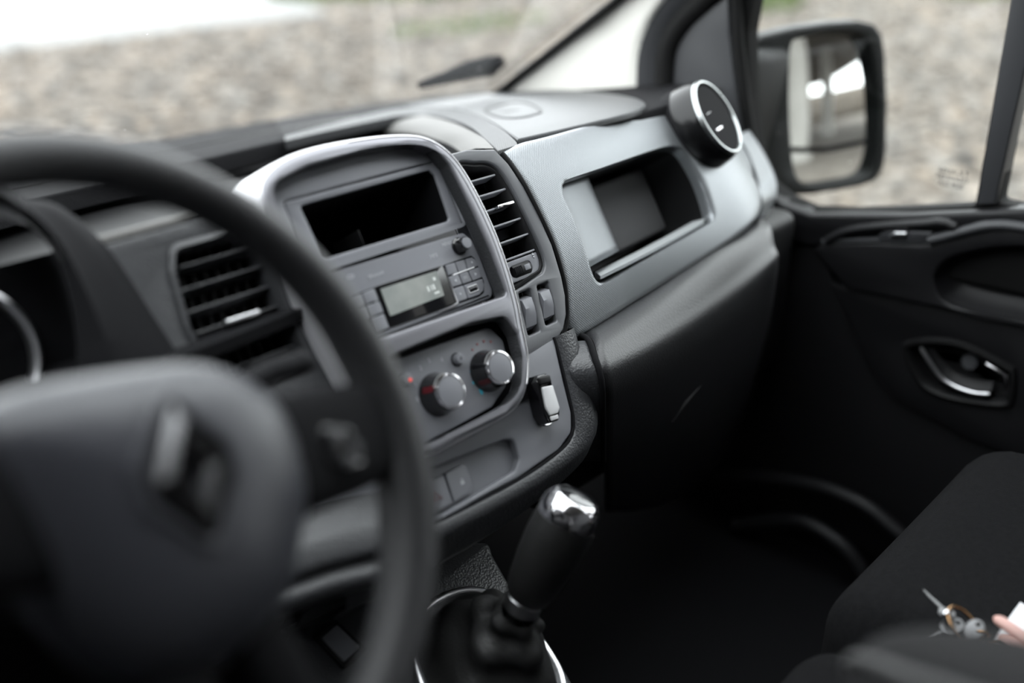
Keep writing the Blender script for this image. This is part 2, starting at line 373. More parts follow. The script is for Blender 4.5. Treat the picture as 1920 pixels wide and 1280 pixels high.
ab_ = rbox('wall_abutment', FLAT, -6, 12.5, -41, -39, GZ, 5.0, 'deck', bev=.05); props(ab_, 'dark concrete abutment closing the space under the bridge', 'wall', kind='structure')
hb_ = rbox('hill_bank', FLAT, 12, 60, -60, -44, GZ, 3.2, 'soil', bev=1.2, seg=4); props(hb_, 'earth bank beyond the bridge, reflected in the mirror', 'bank', kind='structure')
# ------------------------------------------------------------------ van shell
WS0 = V3((.75, 1.27, .705)); WSN = V3((0, .575, .818)).normalized()      # windscreen plane
def wsp(px, py): return hit(px, py, WS0, WSN)
fl = rbox('floor', FLAT, -.85, .87, -.5, 1.32, -.04, 0, 'dark', bev=.004); struct(fl, 'black rubber cabin floor', 'floor')
rf = rbox('roof', FLAT, -.85, .85, -.5, .30, 1.40, 1.44, 'roof', bev=.01); struct(rf, 'grey van roof lining', 'roof')
bw = rbox('wall_rear', FLAT, -.85, .85, -.54, -.5, -.04, 1.44, 'inner', bev=.004); struct(bw, 'grey bulkhead behind the seats', 'wall')
fw = link('wall_front', [(-.85, 1.26, 0), (.87, 1.26, 0), (.87, 1.26, .66), (-.85, 1.26, .66), (-.85, 1.30, 0), (.87, 1.30, 0), (.87, 1.30, .66), (-.85, 1.30, .66)], [(0, 1, 2, 3), (4, 5, 6, 7), (3, 2, 6, 7), (0, 1, 5, 4), (0, 3, 7, 4), (1, 2, 6, 5)], 'black'); struct(fw, 'black firewall under the dashboard', 'wall')
cw = link('trim_cowl', [(-.85, 1.31, .67), (.87, 1.28, .67), (.87, 1.5, .55), (-.85, 1.55, .55), (-.85, 1.31, .62), (.87, 1.31, .62), (.87, 1.45, .3), (-.85, 1.5, .3)], [(0, 1, 2, 3), (4, 5, 6, 7), (0, 1, 5, 4), (3, 2, 6, 7), (0, 3, 7, 4), (1, 2, 6, 5)], 'black'); struct(cw, 'black cowl under the windscreen', 'trim')
lw = rbox('wall_left', FLAT, -.88, -.85, -.5, 1.2, -.3, .66, 'black', bev=.004); struct(lw, 'black driver door below its window', 'wall')
lp_ = rbox('wall_left_light_block', FLAT, -.88, -.85, -.5, .95, .66, 1.44, 'inner', bev=.004); struct(lp_, 'unseen grey panel added to keep driver-side light out', 'wall')  # added out of view to block light from the driver side
# windscreen
def onws(x, z): return V3((x, WS0.y-(z-WS0.z)*WSN.z/WSN.y, z))
e0, e1 = wsp(930, 165), wsp(1140, 0)
edge = [onws(e0.x+(e0.x-e1.x)*.2, .665)]+[e0.lerp(e1, t) for t in (0, .25, .5, .75, 1)]+[onws(e1.x-.05, 1.15), onws(e1.x-.10, 1.40)]
wsl = [onws(-.84, .665)]+edge+[onws(-.62, 1.40), onws(-.72, 1.1)]
vs = wsl+[p+WSN*.005 for p in wsl]; n = len(wsl)
wd = link('window_1', vs, [tuple(range(n)), tuple(range(2*n-1, n-1, -1))]+[(i, (i+1) % n, n+(i+1) % n, n+i) for i in range(n)], 'screen', smooth_=False); struct(wd, 'dusty windscreen in front of the dashboard', 'windscreen')
gk = tube('trim_2', [p+V3((0, -.012, -.004)) for p in edge], .008, 'rubber', None, 8); struct(gk, 'thin black rubber seal along the windscreen edge', 'seal')
# A-pillar: cream inner face turned towards the cabin, a grey return and a black door seal
def XH(px, py, x): return hit(px, py, (x, 0, 0), (1, 0, 0))
pil = []
for p0_, z_ in zip(edge, (.62, .70, .75, .79, .84, .88, 1.15, 1.4)):
    pil.append(p0_)
L3 = [(1192, 230), (1193, 160), (1197, 100), (1218, 42), (1248, 0), (1320, -75), (1475, -215)]
L4 = [(1232, 230), (1234, 150), (1240, 92), (1262, 42), (1300, 0), (1365, -65), (1510, -200)]
l0 = smooth([tuple(p) for p in edge], 26); l3 = smooth([tuple(XH(*p, .790)) for p in L3], 26); l4 = smooth([tuple(XH(*p, .805)) for p in L4], 26)
rows = [[a+V3((.0, -.004, -.006)) for a in l0], [a.lerp(b, .08)+V3((.004, 0, 0)) for a, b in zip(l0, l3)], [a.lerp(b, .35)+V3((.006, 0, 0)) for a, b in zip(l0, l3)], [a.lerp(b, .7)+V3((.0, 0, 0)) for a, b in zip(l0, l3)], [a.lerp(b, .92)+V3((-.004, 0, 0)) for a, b in zip(l0, l3)], l3]
ap = loft('trim_1', rows, 'cream', None, closed=False, ang=70); struct(ap, 'cream windscreen pillar trim', 'pillar trim')
ret = loft('trim_3', [l3, [a.lerp(b, .5)+V3((-.004, 0, 0)) for a, b in zip(l3, l4)], l4], 'sail', None, closed=False, ang=70); struct(ret, 'grey inner return of the windscreen pillar', 'pillar trim')
L5 = [(1248, 250), (1249, 150), (1254, 92), (1278, 45), (1316, 6), (1380, -55), (1520, -185)]
sl = tube('trim_4', smooth([tuple(XH(*p, .80)) for p in L5], 24), .018, 'rubber', None, 10); struct(sl, 'thick black rubber door seal beside the cream pillar', 'seal')
# wiper lying at the foot of the screen
wt = thing('windscreen_wiper', 'black wiper arm at the foot of the windscreen', 'wiper', (.6, 1.3, .70))
wp = [wsp(*p)+WSN*.03 for p in ((800, 190), (850, 175), (895, 160), (935, 152))]
tube('blade', wp, [.006, .011, .016, .018], 'dark', wt, 10); tube('pivot_cap', [wp[-1]-V3((.012, 0, 0)), wp[-1]+V3((.02, -.004, .006))], [.018, .012], 'dark', wt, 10)

# ------------------------------------------------------------------ dashboard
CF = Fr((0, .705, .798), (1, 0, 0), (0, .5, .8660254))               # centre stack, leaning back 30 degrees
DB = thing('dashboard', 'black and silver-grey van dashboard under the windscreen', 'dashboard', (0, .75, .5))
TF = Fr((0, .72, .79), (1, 0, 0), (0, .9848, -.1736))          # dash top, falling towards the screen
def zt(pts, n=0): return TF.hits(pts, n)
# lid, strip and tray wall on the dash top
lid_front = c11((510, 780), (700, 738), (1000, 668), (1150, 630), (1205, 610)); lid_back = c11((1236, 592), (1228, 572), (1160, 545), (1000, 520), (850, 506), (600, 507), (300, 532), (0, 572), (-120, 592))
lid_left = c11((-60, 592), (0, 598), (150, 608), (280, 643), (380, 690), (450, 735))
lid = plate('storage_lid', TF, [smooth(zt(lid_front), 12)+smooth(zt(lid_back), 30)+smooth(zt(lid_left), 24)], -.007, 0., 'lid', DB, .003)
lat = [(320, 620), (400, 592), (480, 574), (560, 578), (620, 600), (652, 628), (620, 645), (560, 660), (470, 668), (380, 655)]
lo = sclosed(zt(c11(*lat)), 40)
lt = plate('latch', TF, [lo, scale2(lo, .9)], -.002, .0012, 'black', lid, .0005)
plate('latch_paddle', TF, [scale2(lo, .86)], -.002, .0006, 'lid', lid, .0006)
cc = zt(c11((470, 625)))[0]; q = [(cc[0]+x, cc[1]+y) for x, y in ((-.014, -.010), (.010, -.012), (.012, .006), (-.012, .008))]
plate('latch_slot', TF, [fillet(q, .002)], -.001, .001, 'strip', lid, .0003)
st_in = c11((400, 836), (330, 772), (240, 702), (120, 658), (0, 637), (-150, 642), (-260, 662), (-600, 735), (-800, 782))
st_out = c11((512, 803), (500, 780), (440, 727), (370, 682), (270, 637), (140, 602), (0, 592), (-130, 598), (-300, 628), (-600, 705), (-800, 757))
strip = plate('dotted_strip', TF, [smooth(zt(st_in), 40)+smooth(zt(st_out), 40)[::-1]], -.016, -.002, 'strip', DB, .0015)
bt = c12((1862, 556), (1790, 503), (1680, 453), (1560, 428), (1450, 428), (1300, 442), (1000, 492), (700, 552), (400, 622), (60, 700), (-200, 760))
bb = c12((1730, 572), (1690, 545), (1640, 525), (1570, 505), (1480, 497), (1340, 503), (1000, 547), (760, 592), (420, 668), (60, 745), (-200, 800))
rowt = [TF.w(*p, -.003) for p in smooth(zt(bt, -.003), 44)]; rowb = [TF.w(*p, -.026) for p in smooth(zt(bb, -.026), 44)]
rowd = [p+V3((0, -.004, -.06)) for p in rowb]
rowm = [(a*.45+b*.55)+V3((0, 0, .003)) for a, b in zip(rowt, rowb)]
loft('tray_wall', [[p+V3((0, .004, -.01)) for p in rowt], rowt, [a.lerp(b, .5) for a, b in zip(rowt, rowm)], rowm, [a.lerp(b, .6) for a, b in zip(rowm, rowb)], rowb], 'band', DB, closed=False, ang=60)
loft('tray_back', [rowb, rowd], 'dark', DB, closed=False)
bound = c12((-900, 850), (-300, 710), (100, 618), (540, 527), (1000, 443), (1400, 383), (1700, 345), (1900, 333)); bl = smooth(zt(bound), 40)
right = zt([(1010, 160), (1120, 153), (1200, 149), (1262, 147)])+[(.74, .19)]
fr_ = [(.70, .045), (.62, .032), (.47, .020), (.34, .016), (.25, .030)]
pad = plate('upper_pad', TF, [bl+right+fr_+smooth(zt(c11((430, 760), (330, 700), (200, 640), (60, 618), (-100, 618), (-260, 645), (-600, 722), (-900, 790), (-1500, 930), (-2200, 1090), (-3000, 1290))), 30)+[(-.85, .1), (-.85, .55)]], -.03, -.0045, 'pad', DB, .004)
plate('tray_floor', TF, [[(-.6, -.10), (.17, -.02), (.17, .6), (-.6, .6)]], -.09, -.08, 'dark', DB)
# speaker slots at the back corner
for k in range(3):
    a, b = zt([(1075+k*22, 166-k*3), (1105+k*22, 163-k*3)]); plate('demister_slot', TF, [[(a[0], a[1]), (b[0], b[1]), (b[0]+.004, b[1]+.012), (a[0]+.004, a[1]+.012)]], -.006, -.004, 'dark', pad)

# passenger trim panel: a gently bulged skin with a storage opening
PO = CF.w(.2, -.07, -.008); ux = V3((.9957, .0926, 0)).normalized(); bk = V3((-.0926, .9957, 0)).normalized()
PF = Fr(PO, ux, bk*.5+V3((0, 0, .8660254)))
def pn(u, v):
    s = -1.0*v*v-.005*min(1, max(0, (v-.03)/.04))-.7*max(0, u-.12)*v
    if u > .38: s -= 2.2*(u-.38)**2
    return max(s, -.035)
def phit(px, py, dn=0):
    n = dn
    for k in range(14): u, v = PF.hit(px, py, n); n = .5*n+.5*(pn(u, v)+dn)
    return u, v
H = [c4((592, 690), (605, 668), (640, 652), (800, 598), (1000, 528), (1150, 478), (1205, 466)), c4((1205, 466), (1250, 466), (1300, 492), (1380, 620), (1430, 740), (1455, 820), (1464, 860)),
     c4((1464, 860), (1462, 890), (1420, 922), (1200, 1050), (1000, 1165), (880, 1235), (845, 1252)), c4((845, 1252), (800, 1252), (765, 1200), (720, 1060), (660, 890), (600, 760), (592, 690))]
OUT = [c4((250, 510), (335, 456), (500, 415), (700, 360), (900, 305), (1060, 258))+[(1238, 208), (1270, 214), (1303, 228), (1340, 238), (1375, 248), (1391, 264)], c4((1620, 440), (1640, 480), (1690, 600), (1728, 720), (1735, 800), (1715, 870)),
       c4((1715, 870), (1660, 930), (1560, 1010), (1400, 1115), (1200, 1240), (900, 1430), (660, 1580)), [(1076, 638), (1064, 600), (1063, 553), (1057, 517), (1039, 458), (1015, 405), (986, 348), (959, 307), (942, 287)]]
def loop(sides, n):
    out = []
    for s in sides: out += smooth([phit(*p) for p in s], n+1)[:-1]
    return out
hl, ol = loop(H, 26), loop(OUT, 26)
def ring(t, dn=0, k=1.): 
    r = []
    for a, b in zip(hl, ol):
        u, v = a[0]+(b[0]-a[0])*t, a[1]+(b[1]-a[1])*t; r.append(PF.w(u, v, pn(u, v)+dn))
    return r
def ringi(k, dn):
    l = scale2(hl, k); return [PF.w(u, v, pn(u, v)+dn) for u, v in l]
rings = [ringi(.965, -.016), ringi(.975, -.006), ringi(.987, -.0015), ring(0, 0), ring(.06), ring(.2), ring(.4), ring(.6), ring(.8), ring(.94), ring(1, -.002), ring(1.012, -.008), ring(1.015, -.02)]
tp = loft('passenger_trim', rings, 'panel', DB, ang=60)
A_ = [(1200, 203), (1216, 190), (1248, 168), (1292, 151)]; B_ = [(1204, 211), (1239, 213), (1271, 221), (1314, 246)]
ca = [TF.w(*TF.hit(*p, -.006), -.006) for p in A_]; cb_ = [PF.w(*phit(*p, -.003), pn(*phit(*p, -.003))-.003) for p in B_]
cm = []
for a, b, p, q in zip(ca, cb_, A_, B_): cm.append(deep((p[0]+q[0])/2, (p[1]+q[1])/2, ((a-CAM).dot(AF)+(b-CAM).dot(AF))/2-.008))
patch('corner_pad', [[a+V3((0, .04, -.01)) for a in ca], ca, cm, cb_, [b+V3((0, .03, -.03)) for b in cb_]], 16, 24, 'pad', DB, .003, 70)
# storage bin behind the opening
def bin_ring(k, dn, du=0): return [PF.w(u+du, v, dn) for u, v in scale2(hl, k)]
loft('storage_bin', [ringi(.99, -.006), bin_ring(.96, -.03), bin_ring(.92, -.085, .004), bin_ring(.86, -.095, .004)], 'black', DB, cap1=True, ang=60)
hu = [p[0] for p in hl]; hv = [p[1] for p in hl]; u0, u1, v0, v1 = min(hu), max(hu), min(hv), max(hv)
lwl = [[PF.w(u0+du, v0+(v1-v0)*t+.004, n_) for t in (.17, .35, .6, .8, .97)] for du, n_ in ((.002, -.008), (.02, -.016), (.06, -.024), (.098, -.033), (.112, -.046), (.115, -.088))]
patch('bin_side_wall', lwl, 10, 24, 'panel', DB, .002)
rbox('bin_back_panel', PF, u0+.135, u1-.02, v0+.02, v1-.016, -.09, -.060, 'inner', DB, .006)
led = [PF.w(u, v+.002, pn(u, v)-.004) for u, v in smooth([phit(*p) for p in c4((830, 1215), (1000, 1130), (1200, 1025), (1420, 900))], 20)]
led2 = [PF.w(u, v, pn(u, v)-.032) for u, v in smooth([phit(*p, -.032) for p in c4((780, 1185), (1000, 1080), (1200, 975), (1425, 850))], 20)]
loft('bin_ledge', [[p+V3((0, 0, -.004)) for p in led], led, led2, [p+V3((0, 0, -.012)) for p in led2]], 'ledge_lit', DB, closed=False)
tube('seam_piping', [PF.w(*phit(x-4, y), pn(*phit(x-4, y))+.0005) for x, y in smooth([(1056, 645), (1066, 600), (1065, 553), (1059, 517), (1041, 458), (1017, 405), (988, 348), (961, 307), (944, 287)], 40)], .0028, 'black', DB, 8)
# the silver end cap by the door
ec_i = smooth([phit(*p) for p in c4((1600, 405), (1652, 480), (1702, 600), (1740, 720), (1747, 800), (1722, 878))], 20); ec_o = smooth([phit(*p, -.03) for p in c4((1610, 400), (1665, 480), (1725, 590), (1764, 690), (1762, 770), (1728, 880))], 20)
loft('end_cap', [[PF.w(u, v, pn(u, v)-.012) for u, v in ec_i], [PF.w(u, v, pn(u, v)-.002) for u, v in ec_i], [PF.w(u, v, pn(u, v)-.014) for u, v in ec_o], [PF.w(u+.004, v, pn(u, v)-.06) for u, v in ec_o]], 'panel', DB, closed=False, ang=60)

# vent fascias, right and left of the radio
VENT = sclosed(mm((116, -9), (146, -9), (164, -14), (174, -25), (180, -46), (184, -75), (187, -105), (187, -124), (182, -135), (168, -140), (116, -140), (114, -75)), 60)
fo = mm((100, 6), (140, 6), (177, -1), (188, -19), (197, -46), (203, -82), (205, -115), (201, -150), (196, -170), (187, -189), (175, -202), (163, -208), (100, -214))
SW = [mm((134, -149), (152, -149), (143, -193), (125, -193)), mm((162, -149), (180, -149), (171, -191), (153, -191))]
plate('vent_fascia', CF, [fillet(fo, .004), VENT]+[fillet(s, .0025) for s in SW], -.022, -.008, 'fascia', DB, .0022)
mir_ = lambda l: [(-u, v) for u, v in l][::-1]
fol = mm((-100, 6), (-255, 4), (-262, -60), (-262, -214), (-100, -214))
plate('vent_fascia', CF, [fillet(fol, .006), fillet(mm((-122, -12), (-198, -12), (-206, -30), (-212, -75), (-206, -139), (-122, -139)), .012)], -.022, -.008, 'grain', DB, .0022)  # left side darker than the right fascia: its shade is in the colour
plate('tray_lip', CF, [mm((-100, 6), (-255, 4), (-255, 12), (-100, 14))], -.03, -.008, 'band', DB, .003)
for s in SW:
    cu = sum(p[0] for p in s)/4; cv = sum(p[1] for p in s)/4; q = scale2(s, .80)
    r0 = [CF.w(u, v, -.024) for u, v in q]; (a, b, c_, d_) = [V3((*p, 0)) for p in q]
    def qp(s_, t_): p = (a*(1-s_)+b*s_)*(1-t_)+(d_*(1-s_)+c_*s_)*t_; return p.x, p.y
    rows = []
    for t_, nl, nr in ((0, -.018, -.018), (.12, -.008, -.008), (.38, -.005, -.0065), (.62, -.0085, -.0065), (.9, -.011, -.009), (1, -.018, -.018)):
        rows.append([CF.w(*qp(0, t_), -.024)]+[CF.w(*qp(s_, t_), nl+(nr-nl)*s_) for s_ in (0, .5, 1)]+[CF.w(*qp(1, t_), -.024)])
    loft('rocker_switch', rows, 'fascia2', DB, closed=False, ang=25)
    plate('switch_well', CF, [fillet(scale2(s, 1.05), .002)], -.026, -.0235, 'dark', DB)

# centre bezel
bo = sclosed(mm((-118, 12), (-104, 26), (-78, 35), (-38, 38), (13, 36), (52, 31), (76, 23), (93, 9), (104, -10), (111, -40), (115, -80), (114, -117), (109, -156), (103, -180), (97, -206), (88, -225), (76, -240), (58, -250), (30, -253), (-20, -253), (-60, -252), (-88, -238), (-100, -206), (-109, -156), (-115, -100), (-118, -50), (-122, -15)), 140)
oh = fillet(mm((-112, 4), (-105, 14), (-65, 22), (-4, 24), (50, 22), (76, 16), (88, -8), (94, -58), (97, -102), (96, -146), (-98, -138), (-106, -60)), [.004, .006, .01, .01, .01, .008, .01, .01, .01, .006, .006, .01], 6)
chh = fillet(mm((-82, -156), (40, -157), (84, -164), (90, -185), (86, -208), (70, -234), (40, -246), (-82, -243)), [.006, .01, .012, .008, .008, .01, .01, .006], 6)
bzo = inset(bo[::-1] if area(bo) < 0 else bo, .010); bq = bo[::-1] if area(bo) < 0 else bo
plate('bezel_face', CF, [bzo, oh, chh], -.001, .017, 'bezel', DB, .0016)
for hole_ in (oh, chh):
    hole_ = hole_ if area(hole_) > 0 else hole_[::-1]
    loft('recess_wall', [[CF.w(u, v, n_) for u, v in inset(hole_, d_)] for d_, n_ in ((.0002, .0150), (.0010, .0135), (.0014, .001))], 'grain', DB, ang=50)
def rim_ring(deg): a = math.radians(deg); return [CF.w(u, v, .017-.010*(1-math.cos(a))) for u, v in inset(bq, .010*(1-math.sin(a)))]
sh = loft('bezel_rim', [rim_ring(d_) for d_ in (0, 15, 30, 45)], 'bezel', DB, ang=60)
loft('bezel_flank', [rim_ring(d_) for d_ in (45, 55, 65, 78, 90)]+[[CF.w(u, v, -.012) for u, v in inset(bq, -.002)], [CF.w(u, v, -.045) for u, v in inset(bq, -.004)]], 'flank', DB, ang=60)
i0 = max(range(len(bq)), key=lambda i: bq[i][1]); seq_ = [bq[(i0+k) % len(bq)] for k in range(len(bq))]
arc = [p for p in bq]; 
right_arc = [p for p in (bq if area(bq) > 0 else bq[::-1])]
# chrome line down the right flank
ra = sorted([i for i in range(len(bq)) if bq[i][0] > -.02 and not (bq[i][1] < -.235)], key=lambda i: math.atan2(bq[i][1]+.11, bq[i][0]))
bqc = inset(bq, .0030)
tube('chrome_line', [CF.w(bqc[i][0], bqc[i][1], .0143) for i in ra], .0012, 'chrome', sh, 8)
# plate behind the radio opening with the empty pocket
PK = fillet(mm((-77, -7), (76, -6), (80, -12), (77, -56), (74, -58), (-70, -57), (-74, -54)), .004)
plate('radio_surround', CF, [[p for p in inset(bq, .005) if p[1] > -.069], fillet(mm((-92, 0), (90, 1), (91, -66), (-90, -66)), .003)], -.006, .001, 'fascia2', DB, .002)
pk = plate('pocket_frame', CF, [fillet(mm((-91, -.5), (89, .5), (90, -65), (-89, -65)), .003), PK], -.008, .0, 'fascia2', DB, .0015)
loft('pocket_box', [[CF.w(u, v, n_) for u, v in l] for l, n_ in ((PK, -.003), (scale2(PK, .97), -.05), (scale2(PK, .95), -.12))], 'dark', DB, cap1=True)
rbox('pocket_rib', CF, -.021, -.020, -.0555, -.040, -.06, -.012, 'black', DB, .0003)
plate('back_plate', CF, [rect(-.115, -.27, .115, .02)], -.16, -.125, 'dark', DB)
# lower fascia with button tray and socket
lf = fillet(mm((-170, -205), (160, -205), (154, -222), (148, -250), (142, -284), (132, -302), (107, -311), (43, -315), (-54, -311), (-170, -304)), [0, 0, 0, .01, .012, .014, .02, .02, .02, 0], 4)
tr = fillet(mm((-90, -262), (44, -275), (57, -279), (54, -299), (44, -307), (-90, -309)), [.004, .006, .006, .007, .008, .004], 5)
sk = circ(.107, -.270, .0125, 28)
plate('lower_fascia', CF, [lf, tr, sk], -.02, -.008, 'fascia2', DB, .0025)
plate('button_tray', CF, [inset(tr[::-1] if area(tr) < 0 else tr, -.002)], -.022, -.0175, 'fascia2', DB)
bo2 = [('lock_button', fillet(mm((-32, -277), (-10, -277), (-5, -281), (-7, -300), (-13, -305), (-34, -305)), [.001, .003, .004, .004, .003, .001])), ('hazard_button', fillet(mm((-60, -277), (-33, -277), (-35, -305), (-56, -305), (-61, -299)), [.003, .001, .001, .003, .003]))]
for nm_, l in bo2:
    b_ = plate(nm_, CF, [scale2(l, .985)], -.02, -.0125, 'fascia2', DB, .0012)
    cu = sum(p[0] for p in l)/len(l); cv = sum(p[1] for p in l)/len(l)
    if nm_[0] == 'l':
        plate('padlock_body', CF, [rect(cu-.0022, cv-.0032, cu+.0022, cv+.0006)], -.0125, -.0122, 'print', b_)
        tube('padlock_shackle', [CF.w(cu+.0015*math.cos(a), cv+.0008+.0017*math.sin(a), -.0123) for a in [k*math.pi/8 for k in range(9)]], .0004, 'print', b_, 6)
    else:
        for sc_ in (1, .6): tube('warning_triangle', [CF.w(cu+sc_*.0055*math.cos(a), cv+sc_*.0055*math.sin(a), -.0123) for a in (math.pi/2, math.pi/2+2.094, math.pi/2+4.189)], .0004, 'redprint', b_, 6, True)
plate('socket_floor', CF, [circ(.107, -.270, .013, 28)], -.05, -.045, 'dark', DB)
# grained border wrapping the lower fascia and turning into the console side
bi = smooth(mm((157, -205), (155, -222), (146, -270), (141, -290), (131, -304), (107, -312.5), (43, -316.5), (-54, -312.5), (-170, -305)), 44)
bu = smooth(mm((193, -205), (190, -230), (182, -285), (177, -303), (163, -319), (128, -331), (42, -335), (-56, -331), (-170, -324)), 44)
bz2 = smooth(mm((196, -205), (193, -230), (185, -288), (180, -307), (166, -326), (130, -341), (42, -350), (-56, -348), (-170, -340)), 44)
loft('console_border', [[CF.w(u, v, n_) for u, v in l] for l, n_ in ((bi, -.014), (bi, -.007), ([(a[0]*.85+b[0]*.15, a[1]*.85+b[1]*.15) for a, b in zip(bi, bu)], -.0045), ([(a[0]*.3+b[0]*.7, a[1]*.3+b[1]*.7) for a, b in zip(bi, bu)], -.0055), (bu, -.011), (bz2, -.022), ([(u+.002, v-.012) for u, v in bz2], -.06), ([(u, v-.03) for u, v in bz2], -.2))], 'grain', DB, closed=False, ang=60)
tube('border_gap', [CF.w(u, v, -.0085) for u, v in bi], .0022, 'dark', DB, 6)
# dash body behind everything so nothing shows through
rbox('dash_core', FLAT, -.84, .78, .82, 1.24, .30, .66, 'black', DB, .01)
rbox('under_panel', FLAT, -.80, -.13, .70, .80, .36, .70, 'black', DB, .02)
# knee panel below the wheel
kp = []
for y_, n_ in ((880, -.012), (955, -.006), (1000, .006), (1045, .010), (1066, .004), (1092, .008), (1112, .0), (1120, -.04)):
    kp.append([CF.w(*CF.hit(x_, y_-.28*(x_-640)+.0006*(x_-640)**2, n_), n_) for x_ in (430, 520, 600, 660, 715, 745)])
patch('knee_panel', kp, 20, 36, 'grain', DB, .004)

# ------------------------------------------------------------------ air vents
tv = thing('air_vent', 'slatted air vent to the right of the radio', 'air vent', CF.w(.155, -.14, -.02))
VI = inset(VENT if area(VENT) > 0 else VENT[::-1], .0008)
loft('vent_frame', [[CF.w(u, v, n_) for u, v in l] for l, n_ in ((VI, -.012), (inset(VI, .003), -.0105), (inset(VI, .006), -.016), (inset(VI, .007), -.05))], 'black', tv, cap1=True, ang=50)
for k, (v, uR) in enumerate(((-26, 171), (-43, 178), (-59.5, 181), (-77, 183.5), (-95, 185), (-113, 185))):
    s_ = rbox('slat', Fr(CF.w(0, v/1000, -.014), CF.U, CF.V*.995-CF.N*.10), .118, (uR-3)/1000, -.0011, .0011, -.016, .002, 'fascia2', tv, .0007)
    if k == 2: rbox('slat_tab', Fr(CF.w(0, v/1000, -.012), CF.U, CF.V), .149, .173, -.0016, .0022, -.006, .007, 'chrome', s_, .0014)
for k in range(6): rbox('vane', CF, .124+k*.0105, .1252+k*.0105, -.115, -.012, -.045, -.032, 'black', tv, 0)
VB = [p for p in VI]; lowp = fillet(mm((119, -115.5), (183, -115.5), (184, -124), (179, -133), (167, -137.5), (119, -137.5)), [.001, .001, .004, .006, .005, .002])
thw = rect(.138, -.133, .170, -.121, .005)
lp = plate('vent_base', CF, [lowp, thw], -.024, -.0125, 'fascia2', tv, .001)
twf = Fr(CF.w(.154, -.127, -.017), CF.V, CF.N)
revolve('thumbwheel', twf, [(0, -.0125), (.0075, -.0125), (.0082, -.0115), (.0082, .0115), (.0075, .0125), (0, .0125)], 'black', lp, 24)
rbox('wheel_mark', CF, .156, .164, -.130, -.124, -.0095, -.0085, 'fascia2', lp, .0004)
for k in range(5): rbox('wheel_rib', CF, .1415+k*.0024, .1425+k*.0024, -.131, -.123, -.0098, -.0086, 'dark', lp, 0)
tube('airflow_mark', [CF.w(.1765, -.121+.0012*k, -.0122) for k in range(6)], [.0004, .0012, .0004, .0014, .0005, .0010], 'print', lp, 6)
# left centre vent, seen through the wheel
VL = fillet(mm((-121, -11), (-199, -11), (-207, -30), (-213, -75), (-207, -140), (-121, -140)), .012); VL = VL if area(VL) > 0 else VL[::-1]
tl = thing('air_vent', 'slatted air vent seen through the steering wheel', 'air vent', CF.w(-.165, -.14, -.02))
loft('vent_frame', [[CF.w(u, v, n_) for u, v in l] for l, n_ in ((VL, -.012), (inset(VL, -.0015), -.006), (inset(VL, .0025), -.0045), (inset(VL, .006), -.012), (inset(VL, .007), -.05))], 'grain', tl, cap1=True, ang=50)
plate('vent_cavity', CF, [inset(VL, .0065)], -.052, -.04, 'dark', tl)
for k, v in enumerate((-28, -46, -64, -82, -100, -118, -134)):
    s_ = rbox('slat', Fr(CF.w(0, v/1000, -.014), CF.U, CF.V*.96-CF.N*.28), -.206 if k else -.196, -.127, -.0009, .0009, -.016, .002, 'grain', tl, .0006)
    if k == 3: rbox('slat_tab', Fr(CF.w(0, v/1000, -.012), CF.U, CF.V), -.180, -.148, -.002, .0025, -.006, .007, 'satin', s_, .0014)
for k in range(8): rbox('vane', CF, -.203+k*.0105, -.2015+k*.0105, -.137, -.014, -.040, -.026, 'black', tl, 0)
# round vent at the end of the dash
vn = AR*.71+AU*.36-AF*.60
vn.normalize(); vc = deep(1345.7, 219, 1.315)
vu = V3((0, 0, 1)).cross(vn).normalized(); RV = Fr(vc, vu, vn.cross(vu)); RR = .0535
tr_ = thing('round_air_vent', 'round chrome-ringed air vent at the passenger end of the dashboard', 'air vent', RV.w(0, 0, -.05))
revolve('barrel', RV, [(.060, -.05), (.0605, -.030), (.058, -.012), (.0545, -.003), (.052, 0), (.050, -.02), (.050, -.05)], 'barrel', tr_, 56, open_=True)
revolve('chrome_ring', RV, [(.0490, -.004), (.0490, .0005), (.050, .0022), (.052, .0022), (.0540, .0), (.0545, -.004)], 'ringsatin', tr_, 64, open_=True)
revolve('dish', RV, [(.0476, .0), (.046, -.004), (.043, -.011), (.03, -.014), (.0, -.015)], 'dark', tr_, 48)
sl_ = revolve('louvre_ring', RV, [(.036, -.014), (.037, -.006), (.0355, -.0045), (.034, -.006), (.033, -.014)], 'fascia', tr_, 40, (-.004, -.003), open_=True)
for k, vv in enumerate((-.022, 0, .022)): rbox('slat', RV, -.036, .030, vv-.001, vv+.001, -.015, -.005, 'fascia', tr_, .0005)
rbox('slat_tab', RV, -.030, -.010, .008, .0125, -.014, .000, 'chrome', tr_, .002)
rbox('slat_tab', RV, -.026, -.002, -.0165, -.012, -.014, .001, 'chrome', tr_, .002)
lf_ = sclosed([(.010, .018), (.015, .020), (.017, .012), (.022, .010), (.023, .002), (.018, -.003), (.013, .0), (.009, .006), (.011, .011)], 30)
plate('glint_leaf', RV, [lf_], -.016, -.002, 'satin', tr_, .002)  # leaf-shaped plate standing in for a window reflection, not a control
revolve('collar', RV, [(.0618, -.050), (.0618, -.042), (.0612, -.034), (.0600, -.033), (.0600, -.050)], 'pad', tr_, 48, open_=True)

